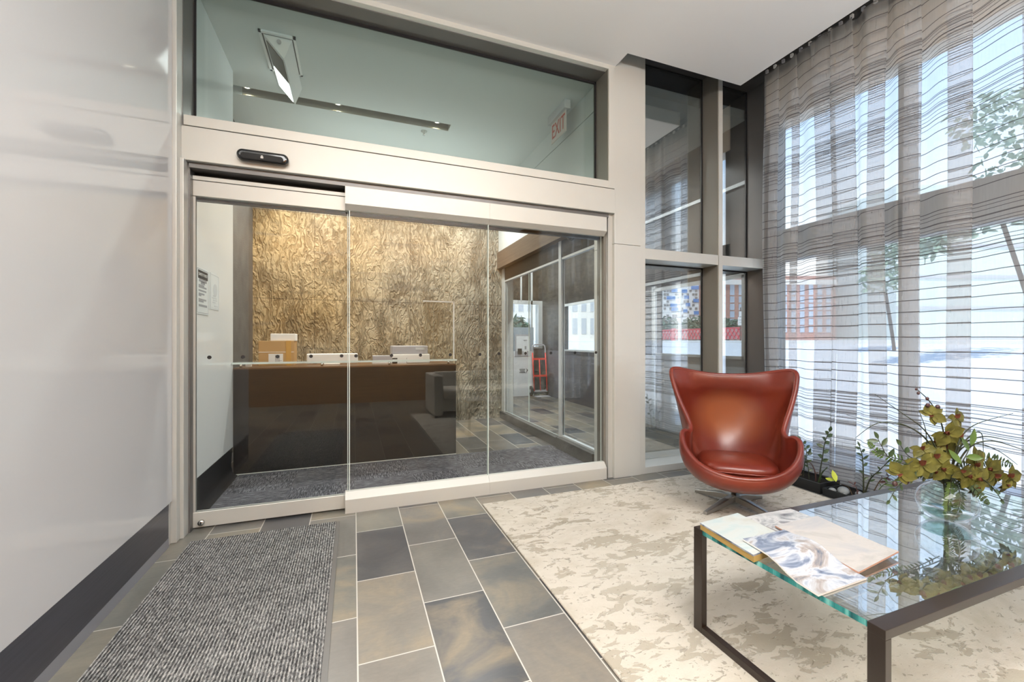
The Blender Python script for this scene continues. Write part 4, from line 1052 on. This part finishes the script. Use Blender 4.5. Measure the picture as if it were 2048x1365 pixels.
sprig('drooping leaf sprig below the left orchids', [fp(1903, 965), fp(1850, 940, -.04), (fp(1790, 950, -.06)), fp(1760, 985, -.07)], 9, .030, .014, 'mgreen')

# ------------------------------------------------------------------ planter trays, plants, pebbles by the window
def tray(label, x0, x1, y0, y1, h):
    o = thing('planter_tray', label, 'planter', ((x0 + x1) / 2, (y0 + y1) / 2, 0))
    mb = MB(); th = .012
    mb.box(x0, x1, y0, y1, 0, .012); mb.box(x0, x0 + th, y0, y1, .012, h); mb.box(x1 - th, x1, y0, y1, .012, h); mb.box(x0 + th, x1 - th, y0, y0 + th, .012, h); mb.box(x0 + th, x1 - th, y1 - th, y1, .012, h)
    mb.build('trough', 'tray', o)
    BX(x0 + th, x1 - th, y0 + th, y1 - th, .012, h - .02).build('soil', 'soil', o)
tray('black planter trough behind the red chair holding two plants', 3.555, 3.80, 2.33, 2.95, .085)
tray('long black planter trough with pebbles behind the coffee table', 3.555, 3.80, .9, 2.31, .060)
def gp(u, v, z):
    a = (u - 1024) / F; d = (H - z) * F / (v - 682.5)
    return Vector((d * (math.sin(TH) + math.cos(TH) * a), d * (math.cos(TH) - math.sin(TH) * a), z))
def atx(u, v, X):
    a = (u - 1024) / F; dx = math.sin(TH) + math.cos(TH) * a; t_ = X / dx
    return Vector((X, t_ * (math.cos(TH) - math.sin(TH) * a), H - (v - 682.5) / F * t_))
def zz(label, uv, n, X, L=.062, W=.030, mat='mgreen', base='stem', r0=.006, f0=.3):
    pts = [atx(u, v, X) for u, v in uv]; pts[0].z = min(pts[0].z, .05)
    return sprig(label, pts, n, L, W, mat, base, 'potted plant', 'potted_stem', r0, 'stems growing in the window planters', f0)
zz('tall leafy stem rising right of the red chair', [(1640, 965), (1640, 945), (1645, 915), (1650, 885), (1659, 862)], 9, 3.67, .06, .032, f0=.45)
zz('thin leafy stem partly behind the chair arm', [(1606, 962), (1609, 930), (1613, 905), (1609, 892), (1601, 880)], 9, 3.68, .05, .024, r0=.004)
zz('second thin leafy stem beside the chair arm', [(1618, 962), (1617, 940), (1613, 918), (1618, 905)], 6, 3.65, .045, .020, r0=.004)
zz('dark blade-like shoot bending left in chair planter', [(1632, 962), (1630, 945), (1624, 930), (1618, 925)], 2, 3.66, .03, .012, 'bud', 'bud', .007)
zz('short dark shoot leaning right in chair planter', [(1636, 962), (1643, 948), (1652, 938)], 2, 3.64, .03, .012, base='mgreen', r0=.008)
zz('dry brown twig at left of the chair planter', [(1598, 958), (1601, 945), (1604, 935)], 3, 3.64, .04, .010, 'stembrown', 'stembrown', .004)
zz('upright stem with paddle leaves behind coffee table', [(1727, 985), (1727, 965), (1726, 930), (1724, 910), (1719, 893)], 9, 3.68, .050, .020, f0=.3)
zz('long stem leaning right behind coffee table', [(1728, 985), (1740, 960), (1758, 942), (1775, 925)], 6, 3.69, .055, .016)
zz('small drooping shoot with bright yellow leaf', [(1705, 985), (1697, 975), (1685, 970), (1668, 963)], 2, 3.62, .09, .045, 'yleaf', 'stembrown', .0025, f0=.95)
zz('dark red shoot beside the paddle leaved stem', [(1716, 988), (1712, 975), (1704, 968)], 4, 3.62, .03, .014, 'bud', 'bud', .005)
zz('yellow-green low sprout beneath the orchids', [(1745, 985), (1765, 972), (1790, 962)], 6, 3.66, .07, .022, 'lgreen', 'lgreen', .004)
zz('dark twiggy shoot under the left orchids', [(1740, 985), (1760, 962), (1775, 955), (1790, 945)], 6, 3.67, .05, .020, 'bud', 'stembrown', .004)
big = MB().sphere((0, 0, 0), (.035, .03, .024), 14, 9).build('pebble', 'pebble', origin=(0, 0, 0), smooth=True)
def peb(o, p, s, rz, label, group=True):
    o.location = p; o.scale = (s, s, s); o.rotation_euler = (0, 0, rz); tag(o, label, 'pebble', 'pebbles in the window planter' if group else None)
peb(big, (3.63, 2.20, .062), 1.35, .3, 'largest grey pebble at near left end of the pebbles', False)
for i in range(26):
    o = big.copy(); C.objects.link(o)
    a = i / 26
    peb(o, (3.585 + R.uniform(0, .05) + .10 * (i % 2) * R.random(), 2.25 - a * 1.2 + R.uniform(-.02, .02), .050 + R.uniform(0, .006)), R.uniform(.45, .8), R.uniform(0, 3), 'smooth grey pebble lying in the long window planter')

# ------------------------------------------------------------------ sheer curtain, track
YS = [(3.06, 0), (2.932, 1), (2.855, 0)]
ct = thing('sheer_curtain', 'full height sheer grey curtain with thin dark horizontal stripes', 'curtain', (3.86, 1.6, 0))
# path: list of (Y, X offset); Z-folds make triple layers
dark = [(2.932, 3.03), (2.739, 2.821), (2.452, 2.601), (2.272, 2.452 - .03), (2.054, 2.17), (1.828, 1.933), (1.564, 1.689), (1.19, 1.342)]
y = 1.19
while y > -1.6:
    w = R.uniform(.10, .16); g = R.uniform(.12, .24); dark.append((y - g - w, y - g)); y -= g + w
path = [(3.06, .0)]
for lo, hi in dark:
    path += [(hi, -.035), (lo - .005, -.005), (lo + .010, .035), (hi - .015, .015), (hi - .005, .055), ((lo + hi) / 2, .06), (lo - .02, .045)]
path += [(path[-1][0] - .15, 0)]
cp = crom([(3.86 + xo * .9, yy, 0) for yy, xo in path], 6)
cl = MB(); cl.uv = []; NZ = 26; Z0, Z1 = .045, 3.93; L = 0.
for i, p in enumerate(cp):
    if i: L += (p - cp[i - 1]).length
    for k in range(NZ + 1):
        z = Z0 + (Z1 - Z0) * k / NZ; f = k / NZ
        sw = .018 * math.sin(L * 2.1 + 1.3 * f * 2) * math.sin(PI * f)
        top = max(0, (f - .86) / .14)
        xx = p.x * (1 - top * .6) + 3.86 * top * .6 + top * .022 * math.sin(L * 26)
        yy = p.y + sw + top * .012 * math.cos(L * 17)
        xx += .010 * math.sin(f * 7 + L * 3)
        cl.v.append((xx, yy, z)); cl.uv.append((L, z))
for i in range(len(cp) - 1):
    for k in range(NZ):
        a = i * (NZ + 1) + k; cl.face((a, a + NZ + 1, a + NZ + 2, a + 1))
cl.build('cloth', 'curtain', ct, smooth=True)
tk = thing('curtain_track', 'dark curtain track with pale gliders under the ceiling edge', 'curtain track', (3.86, 1.4, 3.95))
BX(3.835, 3.885, -2.3, 3.20, 3.955, 4.02).build('rail', 'black', tk)
for i in range(44):
    yy = 3.04 - i * .085
    BX(3.850, 3.870, yy - .011, yy + .011, 3.925, 3.955).build('glider', 'paper' if i % 2 else 'greyplastic', tk)

# ------------------------------------------------------------------ sofa behind the camera (seen mirrored in the doors)
so = thing('sofa', 'low grey upholstered sofa with square arms seen mirrored in glass', 'sofa', (2.3, -.5, .014))
BX(1.22, 3.3, -.95, -.12, .10, .30).build('base', 'sofa', so, bevel=.015)
for x in (1.20, 3.18): BX(x, x + .15, -.97, -.08, .04, .69).build('arm', 'sofa', so, bevel=.02, bseg=3)
for x in (1.36, 2.275): BX(x, x + .90, -.80, -.10, .30, .45).build('seat_cushion', 'sofa', so, bevel=.03, bseg=3)
BX(1.35, 3.18, -.97, -.80, .10, .70).build('back', 'sofa', so, bevel=.02, bseg=3)
for x in (1.24, 3.27):
    for yy in (-.92, -.14): BX(x - .02, x + .02, yy - .02, yy + .02, .014, .10).build('leg', 'black', so)

# ------------------------------------------------------------------ outdoors
st = MB(); pr_ = [(4.29, -.02), (7.5, -.02), (7.6, -.12), (12, .05), (22, 1.0), (23, 1.12), (23.02, 1.27), (27, 1.3), (140, 1.3)]
n = len(pr_)
for Yv in (-60, 150):
    for x, z in pr_: st.v.append((x, Yv, z))
for i in range(n - 1): st.face((i, i + 1, n + i + 1, n + i), 1 if 2 <= i <= 4 else 0)
struct(st.build('street', ['roadwhite', 'asphalt']), 'pale sunlit street and pavement outside the windows')
st = BX(-30, 4.29, 9.4, 150, -.12, -.02).build('forecourt', 'roadwhite'); struct(st, 'pale pavement beyond the far vestibule window')

def place(o, depth, r):
    p = Fv * depth + Rv * r; o.location = (p.x, p.y, 1.3); o.rotation_euler = (0, 0, -TH); return o
def facade_box(name, label, cat, depth, r0, r1, h, mat, dp=10):
    o = thing(name, label, cat); place(o, depth, (r0 + r1) / 2)
    w = (r1 - r0) / 2
    child(MB().box(-w, w, 0, dp, -.5, h), 'wall', mat, o); return o, w
# white building with blue panels
bo, w = facade_box('apartment_building', 'white building with scattered blue panels and small windows', 'building', 62, 14, 29.4, 15, 'bwhite')
win = child(MB().box(-.17, .17, -.06, 0, -.16, .16), 'window', 'bwin', bo); nw = 1
bl = child(MB().box(-.62, .62, -.09, 0, -.25, .25), 'blue_panel', 'bblue', bo); nb = 1
win.location = (0, 0, 4.1); bl.location = (2.4, 0, 4.6)
for i in range(16):
    for kz in range(12):
        x = 1.0 + i * .42 - 0.2; z = 1.6 + kz * .52
        rr = R.random()
        if rr < .42 and nw < 92:
            o = win.copy(); C.objects.link(o); o.parent = bo; o.location = (x, 0, z); nw += 1
for (x, z, s_) in ((1.7, 6.3, 1), (2.2, 7.4, .7), (2.1, 5.2, .8), (3.7, 7.3, .6), (4.0, 6.4, .55), (4.2, 5.3, .5), (5.3, 7.8, 1), (5.6, 5.9, 1), (5.7, 4.1, 1), (3.8, 4.4, .5), (1.4, 8.1, 1)):
    o = bl.copy(); C.objects.link(o); o.parent = bo; o.location = (x, 0, z); o.scale = (s_, 1, 1)
bk_, w = facade_box('brick_building', 'red brick building with pale paired windows and stone cornice', 'building', 52, 25.3, 40, 8.0, 'brick', 5)
child(MB().box(-w, w, -.25, .1, 6.9, 7.5), 'cornice', 'cornice', bk_)
wn = child(MB().box(-.27, .27, -.06, 0, -.38, .38), 'window', 'bwinb', bk_); wn.location = (-w + .8, 0, 1.4)
cr = child(MB().box(-.3, .3, -.08, 0, -.03, .03), 'sill', 'cornice', bk_); cr.location = (-w + .8, 0, 1.0)
for i in range(13):
    for kz in range(7):
        if i == 0 and kz == 0: continue
        o = wn.copy(); C.objects.link(o); o.parent = bk_; o.location = (-w + .8 + i * 1.08, 0, 1.4 + kz * .92 - (0 if kz < 6 else .2))
tw, w = facade_box('glass_tower', 'pale green glass building at right seen through the curtain', 'building', 46, 42, 75, 17, 'towerg')
for kz in range(5):
    o = child(MB().box(-w, w, -.1, 0, kz * 3.4, kz * 3.4 + .35), 'floor_band', 'panelgrey', tw)
fb_, w = facade_box('stone_building', 'pale stone building with tall windows beyond far vestibule', 'building', 75, -6, 17.5, 16, 'bbeige')
wn2 = child(MB().box(-.45, .45, -.06, 0, -1.4, 1.4), 'window', 'panelgrey', fb_); wn2.location = (-w + 7, 0, 3)
for i in range(14):
    for kz in range(3):
        o = wn2.copy(); C.objects.link(o); o.parent = fb_; o.location = (-w + 1.2 + i * 1.6, 0, 2.6 + kz * 4.0)
# red railing along the far kerb
fe = thing('red_railing', 'red lattice railing along the far side of street', 'fence', (25, 30, 1.3))
BX(24.97, 25.03, 20, 36, 2.12, 2.22).build('top_rail', 'fred', fe)
BX(24.99, 25.01, 20, 36, 1.36, 2.12).build('lattice_panel', 'fwhite', fe)
sl_ = MB()
for i in range(45):
    yy = 20 + i * .35
    sl_.tube([(24.96, yy, 1.4), (24.96, yy + .5, 2.1)], .045, 4); sl_.tube([(24.96, yy + .5, 1.4), (24.96, yy, 2.1)], .045, 4)
o = sl_.build('lattice_bars', 'fred', fe); o['kind'] = 'stuff'
for i in range(5):
    yy = 20.2 + i * 4.0
    BX(24.88, 25.1, yy - .16, yy + .16, 1.28, 2.3).build('post', 'fred', fe)
def pole(name, label, cat, depth, u, z1, r, mats, z0=1.3):
    p = Fv * depth + Rv * ((u - 1024) / F * depth)
    o = thing(name, label, cat, (p.x, p.y, z0)); return o, p
lp, p = pole('lamp_post', 'white lamp post standing in front of blue panelled building', 'lamp post', 33, 1360, 9, .1, None)
MB().tube([(p.x, p.y, 1.28), (p.x, p.y, 8.5)], [.14, .09], 10).build('post', 'polewhite', lp, smooth=True)
MB().tube(crom([(p.x, p.y, 8.4), (p.x - .3, p.y, 8.9), (p.x - 1.5, p.y, 9.1)], 5), .05, 8).build('arm', 'polewhite', lp, smooth=True)
BX(p.x - 2.1, p.x - 1.4, p.y - .12, p.y + .12, 9.05, 9.2).build('lamp_head', 'polewhite', lp)
sg, p = pole('street_sign', 'white parking sign on thin pole before the red railing', 'sign', 27, 1481, 4, .1, None)
MB().tube([(p.x, p.y, 1.25), (p.x, p.y, 3.4)], .03, 8).build('post', 'bark', sg)
def plate(du, z0, z1, hw, nm):
    c = p - Fv * .05
    return MB().obox((c.x, c.y, (z0 + z1) / 2), Rv * hw, Fv * .01, Uv * ((z1 - z0) / 2)).build(nm, 'polewhite', sg)
a = plate(0, 2.25, 2.78, .19, 'lower_plate'); b = plate(0, 2.82, 3.15, .11, 'upper_plate')
c = p - Fv * .065
MB().obox((c.x, c.y, 2.6), Rv * .13, Fv * .004, Uv * .02).obox((c.x, c.y, 2.45), Rv * .11, Fv * .004, Uv * .015).build('printed_lines', 'greyink', a)
bp, p = pole('banner_pole', 'thin blue and green pole outside far vestibule window', 'pole', 15, 1095, 4, .1, None, -.02)
MB().tube([(p.x, p.y, -.05), (p.x, p.y, 1.75)], .14, 10).build('lower_pole', 'poleblue', bp, smooth=True)
MB().tube([(p.x, p.y, 1.75), (p.x, p.y, 3.6)], .08, 10).build('upper_pole', 'polegreen', bp, smooth=True)

def tree(name, label, cat, base, crown, n, leaf, mat, trunk=True, group=None):
    o = thing(name, label, cat, base, group=group)
    if trunk:
        MB().tube(crom([base, (base[0] + .1, base[1] + .1, base[2] + crown[0][2] * .3), (crown[0][0], crown[0][1], crown[0][2])], 5), [.07] * 5 + [.06] * 5 + [.04], 8).build('trunk', 'bark', o, smooth=True)
    mb = MB()
    for k in range(n):
        cx, cy, cz, rx, ry, rz = R.choice(crown)
        d = Vector((R.gauss(0, 1), R.gauss(0, 1), R.gauss(0, 1))).normalized() * (R.random() ** .4)
        q = Vector((cx + d.x * rx, cy + d.y * ry, cz + d.z * rz))
        mb.leaf(q, (R.gauss(0, 1), R.gauss(0, 1), R.gauss(-.3, .6)), (R.gauss(0, 1), R.gauss(0, 1), 1), leaf * R.uniform(.7, 1.3), leaf * .5, 0)
    mb.build('foliage', mat, o)
def bp_(depth, u, z): 
    q = Fv * depth + Rv * ((u - 1024) / F * depth); return (q.x, q.y, z)
c1 = [(*bp_(44, 1325, 2.5), 2.0, 2.0, 1.3), (*bp_(44, 1362, 2.3), 1.8, 1.8, 1.0), (*bp_(44, 1395, 2.6), 2.0, 2.0, 1.3)]
tree('bush', 'dark green bushes behind the railing left of sign', 'bush', bp_(44, 1360, 1.3), c1, 1500, .5, 'foliage2')
c2 = [(*bp_(46, 1452, 2.6), 1.6, 1.6, 1.2)]
tree('bush', 'small green bush at foot of the brick building', 'bush', bp_(46, 1452, 1.3), c2, 500, .5, 'foliage2')
c3 = [(*bp_(13, 1990, 5.6), 1.1, 1.3, 1.0), (*bp_(13, 1900, 4.9), .9, 1.0, .6), (*bp_(13, 2060, 6.6), 1.2, 1.3, 1.2), (*bp_(13, 1850, 4.3), .7, .7, .5), (*bp_(12, 1990, 7.6), 1.0, 1.0, .8)]
tree('street_tree', 'leafy street tree at upper right behind the curtain', 'tree', bp_(13, 2080, -.05), c3, 1100, .26, 'foliage')
c4 = [(*bp_(17, 1765, 3.9), .8, .8, .7), (*bp_(17, 1790, 5.0), .9, .9, .6)]
tree('street_tree', 'smaller street tree behind the middle of curtain', 'tree', bp_(17, 1790, -.05), c4, 420, .26, 'foliage')
c5 = [(*bp_(20, 1032, 1.9), .7, .7, .5)]
tree('bush', 'bluish shrub outside above the intercom pillar', 'bush', bp_(20, 1032, -.02), c5, 300, .3, 'foliage2')

# ------------------------------------------------------------------ light
def area(name, loc, rot, sx, sy, power, col=(1, 1, 1)):
    l = bpy.data.lights.new(name, 'AREA'); l.shape = 'RECTANGLE'; l.size = sx; l.size_y = sy; l.energy = power; l.color = col
    o = bpy.data.objects.new(name, l); C.objects.link(o); o.location = loc; o.rotation_euler = rot; return o
def spot(name, loc, power, col, rot=(0, 0, 0), size=150, soft=.05):
    l = bpy.data.lights.new(name, 'SPOT'); l.energy = power; l.color = col; l.spot_size = math.radians(size); l.spot_blend = .8; l.shadow_soft_size = soft
    o = bpy.data.objects.new(name, l); C.objects.link(o); o.location = loc; o.rotation_euler = rot; return o
area('room_fill', (.6, -.4, 3.72), (0, 0, 0), 3.2, 1.2, 135, (1, .985, .965))  # added overhead fill without a fixture, brightens the room
area('ceiling_fill', (.8, -1.2, 2.75), (PI, 0, 0), 3.4, 1.4, 400, (.98, 1, 1))  # unseen upward fill, added to brighten the ceiling
area('lobby_ceiling_fill', (.5, 5.5, 2.75), (PI, 0, 0), 2.2, .6, 11, (.96, 1, .99))  # added unseen uplight that lifts the lobby ceiling
area('room_fill', (-2.6, -.3, 3.72), (0, 0, 0), 1.6, 2.0, 110, (1, .96, .91))  # second added fill, over the left part of the room
for x in (-2.8, -.9, .9, 2.8): spot('rear_wall_fill', (x, -1.85, 3.70), 230, (1, .88, .70), (math.radians(-18), 0, 0), 120)  # made-up spots, put in to brighten the rear wall
for x, y in ((-.5, 5.75), (1.5, 5.75), (.6, 4.0)):
    spot('lobby_fill', (x, y, 3.72), 150 if y > 5 else 120, (1, .97, .91))  # added fill spots with no fixtures, to light the lobby
for y in (4.6, 6.6, 8.3):
    spot('vestibule_fill', (3.25, y, 3.72), 220, (1, .985, .97))  # invented spots that brighten the vestibule, no fixtures
for x in (-1.0, -.16, .90):
    l = bpy.data.lights.new('downlight_beam', 'SPOT'); l.energy = 95; l.color = (1, .82, .56); l.spot_size = math.radians(100); l.spot_blend = .7; l.shadow_soft_size = .03
    o = bpy.data.objects.new('downlight_beam', l); C.objects.link(o); o.location = (x, 4.85, 3.77)
    o.rotation_euler = (math.radians(32), 0, 0)
sun = bpy.data.lights.new('sun', 'SUN'); sun.energy = 4.6; sun.angle = .02; sun.color = (1, .97, .92)
o = bpy.data.objects.new('sun', sun); C.objects.link(o); o.rotation_euler = Vector((.22, .28, -.93)).to_track_quat('-Z', 'Y').to_euler()

wd = bpy.data.worlds.new('sky'); scene.world = wd; wd.use_nodes = True; nt = wd.node_tree; nt.nodes.clear()
out = nt.nodes.new('ShaderNodeOutputWorld'); bg = nt.nodes.new('ShaderNodeBackground'); tc = nt.nodes.new('ShaderNodeTexCoord'); sx = nt.nodes.new('ShaderNodeSeparateXYZ'); rp_ = nt.nodes.new('ShaderNodeValToRGB')
nt.links.new(tc.outputs['Generated'], sx.inputs[0]); nt.links.new(sx.outputs[2], rp_.inputs[0]); nt.links.new(rp_.outputs[0], bg.inputs[0]); nt.links.new(bg.outputs[0], out.inputs[0])
cr = rp_.color_ramp; cr.elements[0].position = 0.; cr.elements[0].color = (1., 1., 1., 1); cr.elements[1].position = .75; cr.elements[1].color = (.22, .42, .82, 1)
e = cr.elements.new(.17); e.color = (.90, .95, 1., 1); e = cr.elements.new(.38); e.color = (.50, .69, .97, 1)
bg.inputs[1].default_value = 1.75

cy = scene.cycles
cy.use_adaptive_sampling = True; cy.adaptive_threshold = .045
cy.max_bounces = 7; cy.diffuse_bounces = 3; cy.glossy_bounces = 4; cy.transmission_bounces = 4; cy.transparent_max_bounces = 20
cy.caustics_reflective = False; cy.caustics_refractive = False; cy.sample_clamp_indirect = 4; cy.use_denoising = True
vs_ = scene.view_settings; vs_.view_transform = 'Standard'; vs_.look = 'None'; vs_.exposure = 0.15; vs_.gamma = 1.0
